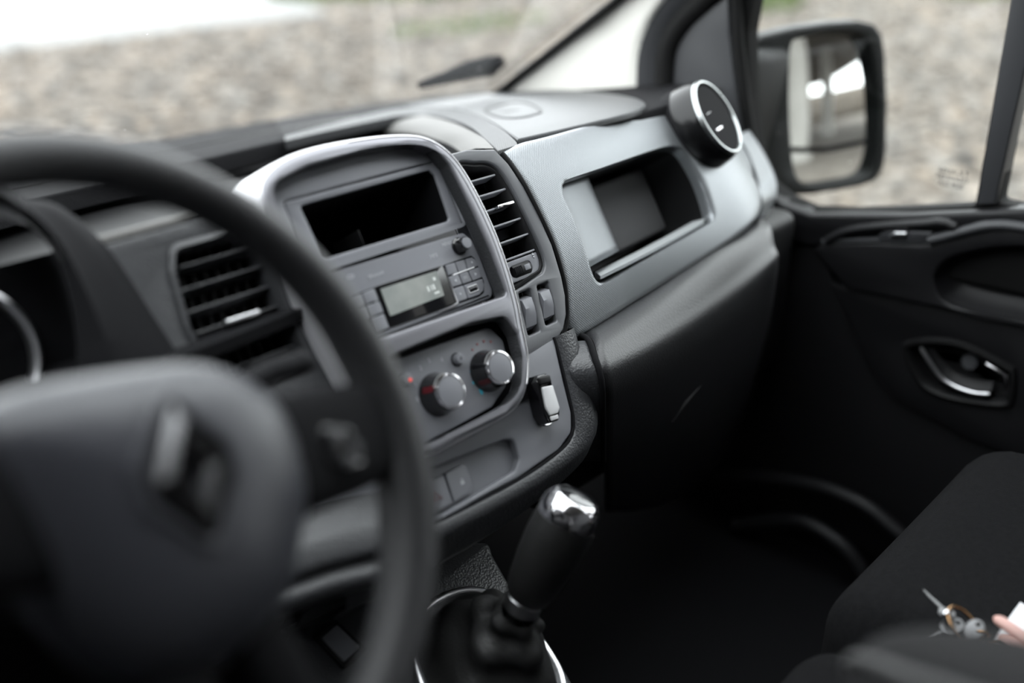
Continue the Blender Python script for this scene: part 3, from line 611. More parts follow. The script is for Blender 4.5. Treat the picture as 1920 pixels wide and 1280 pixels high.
# ------------------------------------------------------------------ radio
ra_ = thing('car_radio', 'grey car radio with small display below the empty pocket', 'radio', CF.w(0, -.14, 0))
RB = fillet(mm((-92, -69), (88, -73), (95, -82), (97, -100), (96, -137), (91, -143), (-94, -140)), [.003, .006, .008, .01, .006, .005, .003])
face = plate('faceplate', CF, [RB], -.03, -.001, 'fascia2', ra_, .002)
n1 = -.001
disp = plate('display_window', CF, [fillet(mm((-36, -94), (47, -96.5), (46, -136), (-36.5, -134)), .002)], -.003, n1+.0012, 'gloss', ra_, .0006)
plate('lcd', CF, [fillet(mm((-31, -98), (37.5, -99.5), (35, -124), (-32, -124)), .001)], n1+.0008, n1+.0016, 'lcd', disp)
for k, (u, v, h, w_) in enumerate(((20, -113, 5, 2.2), (24, -113, 5, 1.2), (27, -113, 5, 2.2), (31, -106, 3, 3), (28, -119, 2, 6))):
    plate('lcd_segment', CF, [rect((u-w_/2)/1000, (v-h/2)/1000, (u+w_/2)/1000, (v+h/2)/1000)], n1+.0016, n1+.0018, 'lcdink', disp)
tube('display_edge', [CF.w(u/1000, v/1000, n1+.0012) for u, v in ((47.6, -100), (47.3, -118), (46.8, -135), (38, -136.6), (22, -136.4))], [.0003, .0005, .0013, .0010, .0003], 'satin', disp, 6)
plate('button_bed', CF, [fillet(mm((48, -96.5), (86, -97), (89, -101), (89, -125), (84, -135), (76, -137), (45.5, -136)), .002)], -.003, n1+.0004, 'dark', ra_)
plate('button_bed', CF, [fillet(mm((-67, -95), (-36.2, -94.6), (-36.2, -134.5), (-67, -134.5)), .001)], -.003, n1+.0004, 'dark', ra_)
bts = [[(50, -97.5), (62, -98), (61.3, -108.2), (48.8, -107.6)], [(63, -98), (75.4, -98.4), (73.6, -108.8), (62.3, -108.3)], [(76.4, -98.4), (85, -99), (88, -102), (88.3, -109), (74.6, -108.8)],
       [(48.6, -109), (60.8, -109.5), (61, -120.3), (48, -119.6)], [(62, -109.5), (73.4, -110), (74, -120.7), (62, -120.3)], [(74.6, -110), (88.4, -110.2), (88, -120.6), (75.2, -120.7)],
       [(48, -121), (61.4, -121.6), (60.4, -135), (46.4, -134.6)], [(62.4, -121.7), (87.6, -122), (86.6, -128), (83, -133.5), (76, -135.6), (61.4, -135.2)]]
for i, b in enumerate(bts):
    o = plate('button', CF, [fillet(mm(*b), .0012)], -.004, n1+.0016, 'fascia2', ra_, .0007)
    cu = sum(p[0] for p in b)/len(b)/1000; cv = sum(p[1] for p in b)/len(b)/1000
    if i in (2, 3, 4, 5, 6):
        if i == 3 or i == 5:
            s_ = 1 if i == 5 else -1; plate('button_print', CF, [[(cu+s_*.0016, cv), (cu-s_*.0012, cv+.0017), (cu-s_*.0012, cv-.0017)]], n1+.0016, n1+.0018, 'print', o)
        elif i == 4: text('button_print', 'SRC', CF, cu, cv, n1+.0017, .0032, 'print', o)
        else: plate('button_print', CF, [circ(cu, cv, .0011, 12)], n1+.0016, n1+.0018, 'print', o)
    if i == 7:
        plate('usb_port', CF, [rect(.0645, -.1315, .0775, -.1245, .0008), rect(.0657, -.1306, .0763, -.1254, .0004)], n1, n1+.0022, 'satin', o, .0003)
        plate('usb_cavity', CF, [rect(.0655, -.1308, .0765, -.1252)], n1+.0012, n1+.0018, 'dark', o); rbox('usb_tongue', CF, .067, .0755, -.1276, -.1262, n1+.001, n1+.0022, 'keyplastic', o, .0002)
rbox('bright_bar', CF, .054, .083, -.1094, -.1082, n1, n1+.0022, 'bright', ra_, .0005)
for i, b in enumerate(([(-51, -96), (-37, -95.5), (-37, -106.6), (-51, -106.6)], [(-51, -107.8), (-37, -107.8), (-37, -118.6), (-51, -118.6)], [(-51, -119.8), (-37.5, -119.8), (-37.5, -133.5), (-51, -133.5)], [(-66, -96), (-52, -96), (-52, -106.6), (-66, -106.6)], [(-66, -107.8), (-52, -107.8), (-52, -118.6), (-66, -118.6)])):
    plate('button', CF, [fillet(mm(*b), .0012)], -.004, n1+.0016, 'fascia2', ra_, .0007)
tube('power_mark', [CF.w(-.0405+.0012*math.cos(a*.7), -.1072+.0012*math.sin(a*.7), n1+.0018) for a in range(9)], .0003, 'print', ra_, 6)
text('lettering', 'MENU', CF, .0625, -.0785, n1+.0001, .0044, 'print', ra_)
text('lettering', 'MP3', CF, .042, -.0855, n1+.0001, .0052, 'print', ra_)
text('lettering', 'Bluetooth', CF, -.0275, -.0845, n1+.0001, .0040, 'print', ra_)
tube('bluetooth_mark', [CF.w(-.0365+x/1000, -.0845+y/1000, n1+.0002) for x, y in ((-1.2, 1.1), (1.1, -1), (0, -2), (0, 2), (1.1, 1), (-1.2, -1.1))], .00025, 'print', ra_, 5)
text('lettering', 'CD', CF, -.055, -.079, n1+.0001, .0052, 'print', ra_)
kn = revolve('volume_knob', Fr(CF.w(.0755, -.0845, n1), CF.U, CF.V), [(.0085, 0), (.0085, .002), (.0068, .003), (.0066, .0115), (.0058, .0128), (.0, .0132)], 'gloss', ra_, 32)
revolve('knob_cap', Fr(CF.w(.0755, -.0845, n1), CF.U, CF.V), [(.0056, .0122), (.0054, .0136), (.0, .0138)], 'fascia2', kn, 24)
tube('faceplate_groove', [CF.w(u/1000, v/1000, n1+.0001) for u, v in ((-90, -138), (0, -138.8), (88, -139.6))], .0007, 'dark', ra_, 6)

# ------------------------------------------------------------------ climate panel
cp = thing('climate_control_panel', 'grey heater panel with two round dials under the radio', 'climate panel', CF.w(0, -.245, 0))
CPL = fillet(mm((-90, -160), (40, -166), (74, -168), (84, -186), (80, -206), (66, -228), (40, -240), (-90, -243)), [.004, .008, .012, .008, .008, .01, .01, .004])
plate('control_plate', CF, [CPL], -.012, .0, 'fascia2', cp, .002)
plate('recess_floor', CF, [rect(-.1, -.25, .1, -.15)], -.016, -.006, 'dark', cp)
def dial(u, v, mk):
    f = Fr(CF.w(u, v, 0), CF.U, CF.V)
    d = revolve('dial', f, [(.0205, 0), (.0205, .002), (.0192, .004), (.0182, .012), (.0172, .0185), (.016, .0195)], 'gloss', cp, 48)
    revolve('dial_ring', f, [(.0164, .0185), (.0166, .0205), (.0158, .022), (.0146, .0222), (.0142, .021)], 'chrome', d, 48, open_=True)
    revolve('dial_cap', f, [(.0143, .0205), (.0138, .0216), (.010, .0222), (.0, .0225)], 'fascia2', d, 40)
    r_ = []
    for h_, rad in ((.0045, .0193), (.0185, .0174)): r_.append([f.w(rad*math.cos(a), rad*math.sin(a), h_) for a in (mk-.16, mk-.05, mk+.05, mk+.16)])
    loft('dial_marker', [[p for p in r_[0]], r_[1], [p-f.N*.0005 for p in r_[1]]], 'red', d, closed=False)
dial(-.0155, -.2065, math.radians(152)); dial(.0495, -.2065, math.radians(205))
for (u, v, red) in ((.0205, -.1845, 0), (-.043, -.182, 1)):
    f = Fr(CF.w(u, v, 0), CF.U, CF.V); revolve('button_well', f, [(.0066, .0002), (.0064, .0006), (.0055, .0006)], 'dark', cp, 24)
    b = revolve('push_button', f, [(.0054, 0), (.0054, .0055), (.0046, .007), (.0, .0074)], 'fascia2', cp, 28)
    if red: revolve('indicator_lamp', f, [(.0017, .0071), (.0015, .0078), (0, .008)], 'redlamp', b, 12, (.0005, -.0015))
    else: tube('button_print', [f.w(.0012*math.cos(a*.8), .0012*math.sin(a*.8), .0074) for a in range(8)], .0003, 'dark', b, 5)
for s_, u, v in (('2', -22, -178), ('3', -10, -175), ('4', 4, -179), ('1', -34, -190), ('0', -38, -203)): text('dial_number', s_, CF, u/1000, v/1000, .0003, .006, 'print', cp)
for u, v, r_, m_ in ((43, -182, 1.2, 'redprint'), (51, -179, 1.4, 'redprint'), (60, -179, 1.5, 'redprint'), (68, -182, 1.5, 'redprint'), (31, -200, 1.1, 'blueprint'), (29, -211, 1.4, 'blueprint')):
    plate('temperature_dot', CF, [circ(u/1000, v/1000, r_/1000, 14)], 0, .0004, m_, cp)
plate('temperature_drop', CF, [sclosed(mm((34, -217), (35.8, -221), (35.4, -224), (34, -225), (32.6, -224), (32.2, -221)), 18)], 0, .0004, 'blueprint', cp)

# ------------------------------------------------------------------ plug standing in the socket
pg = thing('charger_plug', 'black plug with a silver face in the fascia socket', 'plug', CF.w(.116, -.262, -.02))
sf = Fr(CF.w(.107, -.270, -.014), CF.U, CF.V)
revolve('socket_ring', sf, [(.0112, .002), (.0118, .007), (.0132, .0075), (.014, .006)], 'satin', pg, 32, open_=True)
revolve('plug_barrel', sf, [(.0098, -.02), (.0098, .010), (.009, .012)], 'gloss', pg, 24)
pt_ = math.radians(8); bf_ = Fr(CF.w(.101, -.256, -.010), CF.U*math.cos(pt_)-CF.V*math.sin(pt_), CF.V*math.cos(pt_)+CF.U*math.sin(pt_))
plate('plug_body', bf_, [fillet([(-.009, .019), (-.005, .025), (.008, .025), (.0115, .018), (.0115, -.016), (.007, -.024), (-.007, -.024), (-.0105, -.014)], .003)], .004, .022, 'gloss', pg, .004)
plate('plug_face', bf_, [fillet([(-.006, .0125), (.009, .0115), (.0098, -.012), (.0055, -.0165), (-.0055, -.0165), (-.008, -.008)], .002)], .0215, .0236, 'lipsilver', pg, .0009)
plate('plug_foot', bf_, [fillet([(-.0055, -.0178), (.0055, -.0178), (.005, -.022), (-.005, -.022)], .001)], .0212, .0230, 'lipsilver', pg, .0006)
rbox('plug_clip', bf_, -.0075, .0085, .0142, .0225, .019, .0245, 'black', pg, .0018)

# ------------------------------------------------------------------ glove box
def GP(px, py, y0): return hit(px, py, (.2, y0, .6), bk)
gb = thing('glove_box', 'black grained glove box bulging below the silver trim', 'glove box', (.45, .62, .35))
G0 = [PF.w(*phit(x, y, -.012), pn(*phit(x, y, -.012))-.012) for x, y in ((1088, 622), (1175, 566), (1265, 506), (1350, 452), (1425, 405))]
G2 = [GP(x, y, .578) for x, y in ((1122, 668), (1206, 628), (1298, 572), (1384, 512), (1452, 460))]
G1 = [a.lerp(b, .5)+V3((0, -.004, .007)) for a, b in zip(G0, G2)]
G3 = [GP(x, y, .564) for x, y in ((1134, 706), (1220, 668), (1316, 612), (1400, 548), (1460, 482))]
G4 = [GP(x, y, .566) for x, y in ((1137, 765), (1228, 732), (1326, 680), (1406, 610), (1456, 525))]
G5 = [GP(x, y, .592) for x, y in ((1137, 860), (1225, 842), (1325, 800), (1402, 720), (1444, 600))]
G6 = [GP(x, y, .66) for x, y in ((1137, 960), (1225, 950), (1325, 900), (1390, 800), (1430, 660))]
door_ = patch('glove_door', [G0, G1, G2, G3, G4, G5, G6], 26, 48, 'glove', gb, .004, 70)
tube('glove_seam', smooth([(q-V3((.006, 0, 0))) for q in (G0[0], G1[0], G2[0], G3[0], G4[0], G5[0])], 24), .0035, 'dark', gb, 8)
gm = [GP(x, y, .582) for x, y in ((1250, 785), (1285, 740), (1325, 705), (1320, 730), (1290, 765))]
patch('side_cheek', [[p+V3((-.03, .02, 0)) for p in (G1[0], G2[0], G3[0], G4[0], G5[0])], [p+V3((-.004, .0, 0)) for p in (G1[0], G2[0], G3[0], G4[0], G5[0])]], 16, 5, 'grain', gb, .003)
hp = GP(1280, 750, .58); tube('pull_latch', [GP(1258, 790, .581), GP(1282, 752, .576), GP(1318, 712, .574)], [.003, .006, .003], 'door', gb, 8, False, .5)
rbox('box_core', FLAT, .20, .78, .66, .80, .34, .60, 'black', gb, .02)

# ------------------------------------------------------------------ instrument cluster
ic = thing('instrument_cluster', 'black instrument binnacle with a chrome dial ring behind the wheel', 'instrument cluster', (-.40, .70, .6))
IF = Fr(CF.w(0, 0, -.008), CF.U, CF.V)
def ih(pts, n=0): return IF.hits(pts, n)
# side shell: outer edge, crest and inner edge run down from the hood
e_out = c5((-300, 330), (-120, 380), (60, 420), (130, 440), (270, 470), (400, 560), (530, 690), (640, 850), (740, 1010), (850, 1185), (950, 1400))
e_mid = c5((-300, 380), (-120, 420), (40, 450), (100, 480), (200, 540), (300, 650), (380, 770), (470, 910), (560, 1050), (640, 1200), (720, 1420))
e_in = c5((-300, 430), (-120, 450), (0, 470), (90, 520), (180, 600), (260, 700), (310, 820), (345, 950), (365, 1080), (372, 1200), (375, 1420))
def il(e, n): return [IF.w(u, v, n) for u, v in smooth(ih(e, n), 40)]
loft('binnacle_hood', [il(e_out, -.03), il(e_out, 0), [a.lerp(b, .5)+IF.N*.004 for a, b in zip(il(e_out, 0), il(e_mid, .02))], il(e_mid, .022), [a.lerp(b, .5)+IF.N*.008 for a, b in zip(il(e_mid, .022), il(e_in, .02))], il(e_in, .022), il(e_in, -.06)], 'dark', ic, closed=False, ang=45)
tri = c5((-300, 400), (-100, 408), (0, 400), (45, 408), (130, 500), (225, 605), (270, 680), (300, 745)); tri2 = c5((-300, 570), (-100, 540), (0, 530), (70, 545), (150, 580), (215, 640), (262, 700), (298, 750))
loft('hood_lip', [il(tri, .024), il(tri, .026), il(tri2, .012), il(tri2, .0)], 'lipsilver', ic, closed=False, ang=45)
dc = IF.hit(-86, 676, -.05); DF_ = Fr(IF.w(*dc, -.05), IF.U, IF.V); DR = .0565
revolve('dial_face', DF_, [(.052, .002), (.0, .002)], 'dark', ic, 48)
dr = revolve('dial_ring', DF_, [(.050, .001), (.0515, .008), (.0545, .011), (.0575, .008), (.058, 0)], 'satin', ic, 64, open_=True)
plate('cluster_back', IF, [rect(-.56, -.22, -.24, .02)], -.08, -.062, 'dark', ic)

# ------------------------------------------------------------------ steering wheel
tw, yw = math.radians(30), math.radians(12)
wn = V3((math.sin(yw)*math.cos(tw), -math.cos(yw)*math.cos(tw), math.sin(tw))); wu = V3((math.cos(yw), math.sin(yw), 0))
WF = Fr(CAM+V3((.184, .409, -.275)), wu, wn.cross(wu))
sw = thing('steering_wheel', 'black three-spoke steering wheel in the foreground', 'steering wheel', WF.w(0, 0, -.12))
NP = 96; RC = .1743; yr = math.radians(13.6)
rn_ = V3((math.sin(yr)*math.cos(tw), -math.cos(yr)*math.cos(tw), math.sin(tw))); ru_ = V3((math.cos(yr), math.sin(yr), 0)); RF = Fr(CAM+V3((.178, .4082, -.2737)), ru_, rn_.cross(ru_))
path = [RF.w(RC*math.cos(2*math.pi*k/NP), RC*math.sin(2*math.pi*k/NP), 0) for k in range(NP)]
rad = [.0146+.0042*max(0, math.cos(2*math.pi*k/NP+.75))**2+.001*max(0, math.cos(2*math.pi*k/NP-2.4))**2 for k in range(NP)]
tube('rim', path, rad, 'wheel', sw, 24, True)
HF = [(-60, 68), (-40, 71), (-19, 67.5), (21, 57), (50, 47), (70, 31), (82, 10), (82, -13), (74, -37), (60, -55), (43, -71), (25, -83), (1, -88), (-24, -84), (-50, -72), (-64, -45), (-70, -10), (-71, 25), (-68, 55)]
HL = sclosed(mm(*HF), 72); hc = (.006, -.008)
def hr(k, n, dx=0, dy=0): return [WF.w(u+dx, v+dy, n) for u, v in scale2(HL, k, hc)]
hub = loft('hub_cover', [hr(1.03, -.03), hr(1.06, -.014), hr(1.045, -.002), hr(1.01, .007), hr(.95, .0135), hr(.86, .0190), hr(.72, .0240), hr(.5, .0285), hr(.25, .0303), hr(.02, .031)], 'hub', sw, cap1=True, ang=60)
loft('column_shroud', [hr(1.0, -.02), hr(.85, -.05), hr(.6, -.12), hr(.55, -.25)], 'black', sw, cap1=True, ang=60)
# emblem: a dark lozenge recess with a hollow faceted diamond
def wuv(px, py, n=.03): return WF.hit(px, py, n)
ec = wuv(357, 885); dv = []
rot = math.radians(-12)
def rz(u, v): return (ec[0]+u*math.cos(rot)-v*math.sin(rot), ec[1]+u*math.sin(rot)+v*math.cos(rot))
ob = [rz(*p) for p in ((0, .037), (.024, .008), (.024, -.008), (0, -.037), (-.024, -.008), (-.024, .008))]
ob_o = [rz(*p) for p in ((0, .043), (.029, .010), (.029, -.010), (0, -.043), (-.029, -.010), (-.029, .010))]
r1 = fillet(ob_o, .006, 4); r2 = fillet(ob, .005, 4)
loft('emblem_recess', [[WF.w(u, v, .0285) for u, v in r1], [WF.w(u, v, .0318) for u, v in scale2(r1, .95)], [WF.w(u, v, .0318) for u, v in r2], [WF.w(u, v, .0300) for u, v in scale2(r2, .94)]], 'hub', hub, ang=30)
em = plate('emblem_base', WF, [scale2(r2, .97)], .028, .0308, 'dark', hub)
di = [rz(*p) for p in ((0, .033), (.0195, 0), (0, -.033), (-.0195, 0))]; di2 = [rz(*p) for p in ((0, .0145), (.0085, 0), (0, -.0145), (-.0085, 0))]; dm = [((a[0]+b[0])/2, (a[1]+b[1])/2) for a, b in zip(di, di2)]
loft('diamond_emblem', [[WF.w(u, v, n_) for u, v in l] for l, n_ in ((di, .0306), (di, .0325), (dm, .0368), (di2, .0325), (di2, .0306))], 'darkchrome', hub, ang=5)
# spokes
def spoke(name, a0, a1, w0, w1, n0):
    d = V3((math.cos(a0), math.sin(a0), 0)); s = V3((-d.y, d.x, 0)); rows = []
    for t, wd_, nz in ((.05, w0, .004), (.085, w0*.95, .004), (.12, (w0+w1)/2, 0), (.150, w1, -.003), (.172, w1*1.05, -.004)):
        sec = []
        for k in range(16):
            a = 2*math.pi*k/16; uu = d*t+s*(wd_*math.copysign(abs(math.cos(a))**.7, math.cos(a))); sec.append(WF.w(uu.x, uu.y, nz+n0*math.copysign(abs(math.sin(a))**.7, math.sin(a))))
        rows.append(sec)
    return loft(name, rows, 'dark', sw, cap0=True, cap1=True, ang=50)
sr = spoke('spoke', math.radians(-14), 0, .036, .030, .011); spoke('spoke', math.radians(160), 0, .036, .030, .011)
spoke('spoke', math.radians(-86), 0, .019, .014, .009); spoke('spoke', math.radians(-116), 0, .019, .014, .009)
bq_ = [wuv(x, y, .016) for x, y in ((605, 795), (660, 800), (692, 870), (640, 885), (608, 850))]
pd = plate('button_pad', WF, [fillet(bq_, .004)], .006, .0155, 'gloss', sr, .002)
for x, y in ((632, 820), (655, 862), (668, 838)): revolve('pad_button', Fr(WF.w(*wuv(x, y, .016), .0145), WF.U, WF.V), [(.0042, 0), (.0040, .0022), (.0, .0026)], 'sail', sr, 16)
# column stalk to the right of the wheel
sk_ = thing('wiper_stalk', 'black column stalk behind the right wheel spoke', 'stalk', (-.30, .52, .72))
tube('stalk_arm', [hit(x, y, (-.3, .5, .7), WF.N) for x, y in ((330, 800), (440, 730), (505, 695), (556, 680))], [.009, .009, .010, .011], 'dark', sk_, 14, False, .7)
tube('stalk_tip', [hit(x, y, (-.3, .5, .7), WF.N) for x, y in ((556, 680), (572, 676), (580, 674))], [.0115, .011, .007], 'dark', sk_, 14, False, .7)

# ------------------------------------------------------------------ centre console and gear lever
KF = Fr((0, .5, .345), (1, 0, 0), (0, .917, .40))
ck = thing('centre_console', 'dark grained floor console below the dashboard', 'console', (-.03, .5, 0))
co = KF.hits([(640, 1010), (760, 1010), (920, 1010), (927, 1034), (956, 1085), (1010, 1165), (1055, 1235), (1085, 1290), (1130, 1400)])+[(-.02, -.25), (-.26, -.25), (-.28, .10)]
plate('console_top', KF, [fillet(co, [.01, 0, .008, .01, .02, .02, .02, .02, .02, .02, .02, .02])], -.12, -.004, 'grain', ck, .006)
rbox('console_base', FLAT, -.24, -.005, .32, .74, .0, .24, 'black', ck, .01)
rp = KF.hits([(800, 1140), (845, 1112), (895, 1106), (950, 1128), (994, 1175), (1030, 1222), (1056, 1280), (1050, 1370), (960, 1430), (850, 1400), (790, 1280), (775, 1190)])
rpl = [KF.w(u, v, -.002) for u, v in sclosed(rp, 60)]
tube('gear_surround', rpl, .0048, 'satin', ck, 10, True)
sp_ = KF.hits([(595, 1195), (630, 1165), (682, 1215), (645, 1248)])
c_sw = plate('console_switch_frame', KF, [fillet(scale2(sp_, 1.12), .003), fillet(scale2(sp_, .85), .002)], -.006, .0015, 'black', ck, .001)
plate('console_switch', KF, [fillet(scale2(sp_, .83), .002)], -.006, .002, 'fascia2', ck, .0015)
gr_ = thing('gear_lever', 'black gear lever with chrome-topped knob and leather boot', 'gear lever', (-.03, .5, .345))
P1, P0 = deep(1066, 965, .885), deep(985, 1122, .905)
ga = (P1-P0).normalized(); gu = ga.cross(AF).normalized(); GF = Fr(P0, gu, ga.cross(gu)); Lg = (P1-P0).length
if GF.N.dot(ga) < 0: GF = Fr(P0, gu, -ga.cross(gu))
revolve('knob_grip', GF, [(.015, -.002), (.0205, .004), (.0245, .018), (.0275, .04), (.0290, .062), (.0288, .078), (.0280, .086)], 'leather', gr_, 36)
kc = revolve('knob_cap', GF, [(.0277, .0855), (.0284, .090), (.0272, .100), (.0225, .1075), (.0185, .1095)], 'chrome', gr_, 40)
revolve('shift_plate', GF, [(.0188, .1088), (.0182, .1105), (.010, .1125), (0, .113)], 'gloss', kc, 32)
revolve('knob_collar', GF, [(.0155, -.014), (.0175, -.012), (.0175, -.001), (.0155, .001)], 'satin', gr_, 28)
revolve('lever_rod', GF, [(.0085, -.10), (.0085, -.01)], 'black', gr_, 14)
rg = []; cen = KF.w(*(sum(p[0] for p in rp)/len(rp), sum(p[1] for p in rp)/len(rp)), 0)
outer_ = sclosed(rp, 72); topc = GF.w(0, 0, -.014)
for j in range(18):
    t = j/17; ring_ = []
    for k, (u, v) in enumerate(outer_):
        a = 2*math.pi*k/72; tp_ = GF.w(0, 0, -.014); 
        lo_ = KF.w(u, v, -.004); di_ = (lo_-cen); di_ = di_-KF.N*di_.dot(KF.N); di_.normalize()
        hi_ = topc+di_*.0165
        p = hi_.lerp(lo_, t**1.0); bulge = math.sin(math.pi*t)
        fold = .006*math.sin(a*5+t*3)*bulge+.005*math.sin(t*19+math.sin(a*2)*1.2)*bulge
        p = p+di_*(fold-.012*bulge)+KF.N*(.014*bulge); ring_.append(p)
    rg.append(ring_)
loft('gear_boot', rg, 'leather', gr_, ang=70)

# ------------------------------------------------------------------ passenger door
DX = .80
DF = Fr((DX, 0, 0), (0, -1, 0), (0, 0, 1))
pdr = thing('passenger_door', 'black passenger door with window and chrome pull handle', 'car door', (.84, .3, .05))
def dh(pts, n=0): return DF.hits(pts, n)
hole1 = dh([(1402, 60), (1404, 180), (1418, 290), (1440, 345), (1475, 374), (1520, 393), (1600, 396), (1700, 392), (1828, 385), (1895, 0)], -.02)
a_, b_ = hole1[-2], hole1[-1]; k_ = (1.28-b_[1])/(b_[1]-a_[1]); f0 = hole1[0]
hole1 = hole1[:-1]+[(a_[0]+(b_[0]-a_[0])*(1+k_)*.98, 1.28), (f0[0]+.22, 1.28), (f0[0]+.01, f0[1]+.10)]
d2 = dh([(1872, 381), (1930, 30)], -.02)
hole2 = [(-.04, d2[0][1]+.01), d2[0], (d2[0][0]+(d2[1][0]-d2[0][0])*1.05, 1.28), (-.04, 1.28)]
plate('window_frame', DF, [[(-.96, .52), (.24, .56), (.24, 1.34), (-.50, 1.34), (-.92, .90)], fillet(hole1, .008), fillet(hole2, .008)], -.05, -.018, 'rubber', pdr, .004)
for h_ in (hole1, hole2):
    gl_ = plate('window_pane', DF, [inset(h_ if area(h_) > 0 else h_[::-1], -.006)], -.038, -.034, 'pane', pdr)
tx = dh([(1783, 336)], -.03)[0]
for k, s_ in enumerate(('RENAULT', 'TEMPERED', 'AS2 M20')): text('glass_etching', s_, DF, tx[0], tx[1]+.009-.009*k, -.0338, .0095, 'ink', pdr, .0001)
plate('divider_post', DF, [[dh([(1832, 384)], -.015)[0], dh([(1868, 382)], -.015)[0], (dh([(1925, 0)], -.015)[0][0]+.02, 1.30), (dh([(1893, 0)], -.015)[0][0]-.01, 1.30)]], -.045, -.012, 'sail', pdr, .003)
plate('sail_panel', DF, [smooth(dh([(1262, 240), (1264, 150), (1270, 92), (1294, 48), (1335, 14)]), 16)+dh([(1366, -6), (1370, 60), (1384, 180), (1400, 290), (1425, 345), (1425, 400)])], -.03, 0.004, 'sail', pdr, .004)
tube('window_guide', [DF.w(*p, -.006) for p in dh([(1376, -20), (1380, 80), (1392, 190), (1408, 290), (1428, 345)])], .009, 'rubber', pdr, 10)
plate('door_skin', DF, [[(-.95, -.03), (.5, -.03), (.5, .66), (-.95, .56)]], -.07, -.03, 'black', pdr, .004)
s1 = [(1529, 469), (1558, 531), (1579, 586), (1620, 672), (1647, 717), (1685, 755), (1744, 786), (1806, 820), (1920, 868), (2050, 930)]
s2 = [(1558, 531), (1709, 566), (1920, 609), (2050, 636)]
utop = [(1529, 467), (1545, 456), (1640, 452), (1740, 454), (1800, 440), (1846, 424), (1920, 428), (2050, 440)]
s1u = smooth(dh(s1), 30); s2u = smooth(dh(s2), 14); utu = smooth(dh(utop), 26)
plate('front_lower_card', DF, [[(-.93, .5)]+[(p[0]-.002, p[1]-.002) for p in s1u]+[(.2, .05), (-.93, .05)]], -.03, -.012, 'door', pdr, .004)
s1l = [p for p in s1u if p[0] > s2u[0][0]+.001]
ha = c8((850, 770), (900, 745), (1000, 733), (1150, 748), (1300, 808), (1430, 878), (1475, 920), (1465, 1070), (1430, 1115), (1300, 1110), (1100, 1075), (960, 1010), (895, 920), (862, 840))
hau = sclosed(dh(ha), 60); hau = hau if area(hau) > 0 else hau[::-1]
plate('lower_card', DF, [s2u+s1l[::-1], inset(hau, .004)], -.02, -.001, 'door', pdr, .005)
pk_ = c8((1040, 395), (1100, 312), (1250, 262), (1400, 240), (1560, 245), (1720, 300), (1760, 420), (1740, 600), (1640, 660), (1513, 638), (1300, 600), (1130, 548), (1062, 490))
pku = sclosed(dh(pk_), 60); pku = pku if area(pku) > 0 else pku[::-1]
plate('upper_card', DF, [utu+s2u[::-1][:-1], pku], -.02, .008, 'door', pdr, .006)
loft('pull_pocket', [[DF.w(u, v, n_) for u, v in l] for l, n_ in ((inset(pku, -.002), .002), (inset(pku, .004), -.01), (inset(pku, .014), -.028), (inset(pku, .03), -.034))], 'door', pdr, cap1=True, ang=60)
lu = smooth(dh([(1400, 420), (1440, 440), (1500, 455), (1528, 462)]), 8); 
rail_top = dh([(1395, 300), (1425, 352), (1470, 384), (1520, 402), (1700, 402), (1900, 393), (2050, 388)])
plate('top_rail', DF, [rail_top+[(p[0], p[1]+.002) for p in utu[::-1]]+dh([(1440, 440), (1400, 420)])], -.03, .002, 'door', pdr, .006)
tube('rail_edge', [DF.w(*p, .004) for p in smooth(dh([(1545, 452), (1640, 449), (1740, 450), (1800, 436), (1846, 418), (1920, 420), (2050, 430)]), 30)], .0045, 'sail', pdr, 8)
swu = dh(c8((705, 192), (770, 138), (1045, 152), (985, 200)))
sd = plate('window_switch_base', DF, [fillet(swu, .004)], .0, .010, 'sail', pdr, .003)
swi = dh(c8((790, 175), (830, 145), (900, 148), (880, 178))); plate('window_switch', DF, [fillet(swi, .002)], .008, .0155, 'satin', sd, .002)
arm = [DF.w(*p, .004) for p in smooth(dh(c8((1010, 200), (1130, 170), (1240, 140), (1330, 122), (1420, 118), (1513, 130), (1700, 160))), 20)]
tube('pull_handle', arm, .011, 'sail', pdr, 10, False, .7)
tube('sill_ridge', [DF.w(*p, .006) for p in smooth(dh(c8((450, 200), (560, 150), (760, 125), (1000, 110), (1080, 100), (1150, 130))), 16)], .007, 'door', pdr, 8)
# inner handle
hb = loft('handle_bezel', [[DF.w(u, v, n_) for u, v in l] for l, n_ in ((inset(hau, -.001), -.004), (inset(hau, .002), .005), (inset(hau, .006), .006), (inset(hau, .010), .001), (inset(hau, .013), -.02), (inset(hau, .03), -.024))], 'black', pdr, cap1=True, ang=50)
lv = [DF.w(*p, .004) for p in smooth(dh(c8((955, 785), (1005, 865), (1065, 945), (1150, 1000), (1250, 1032), (1330, 1038))), 24)]
tube('handle_lever', lv, [.0022]+[.0032]*22+[.002], 'satin', hb, 8)
lv2 = [DF.w(*p, -.010) for p in smooth(dh(c8((1000, 800), (1060, 880), (1130, 940), (1230, 975), (1330, 985))), 24)]
loft('handle_paddle', [[a.copy() for a in lv], [a.lerp(b, .5)+V3((.004, 0, 0)) for a, b in zip(lv, lv2)], lv2], 'black', hb, closed=False)
tube('handle_hinge', [DF.w(*p, .002) for p in dh(c8((1310, 875), (1365, 905), (1415, 940), (1412, 1000)))], [.0018, .0025, .0028, .001], 'chrome', hb, 8)
revolve('lock_barrel', Fr(DF.w(*dh(c8((1190, 890)))[0], -.02), DF.U, DF.V), [(.012, 0), (.011, .004), (0, .005)], 'fascia', hb, 24)
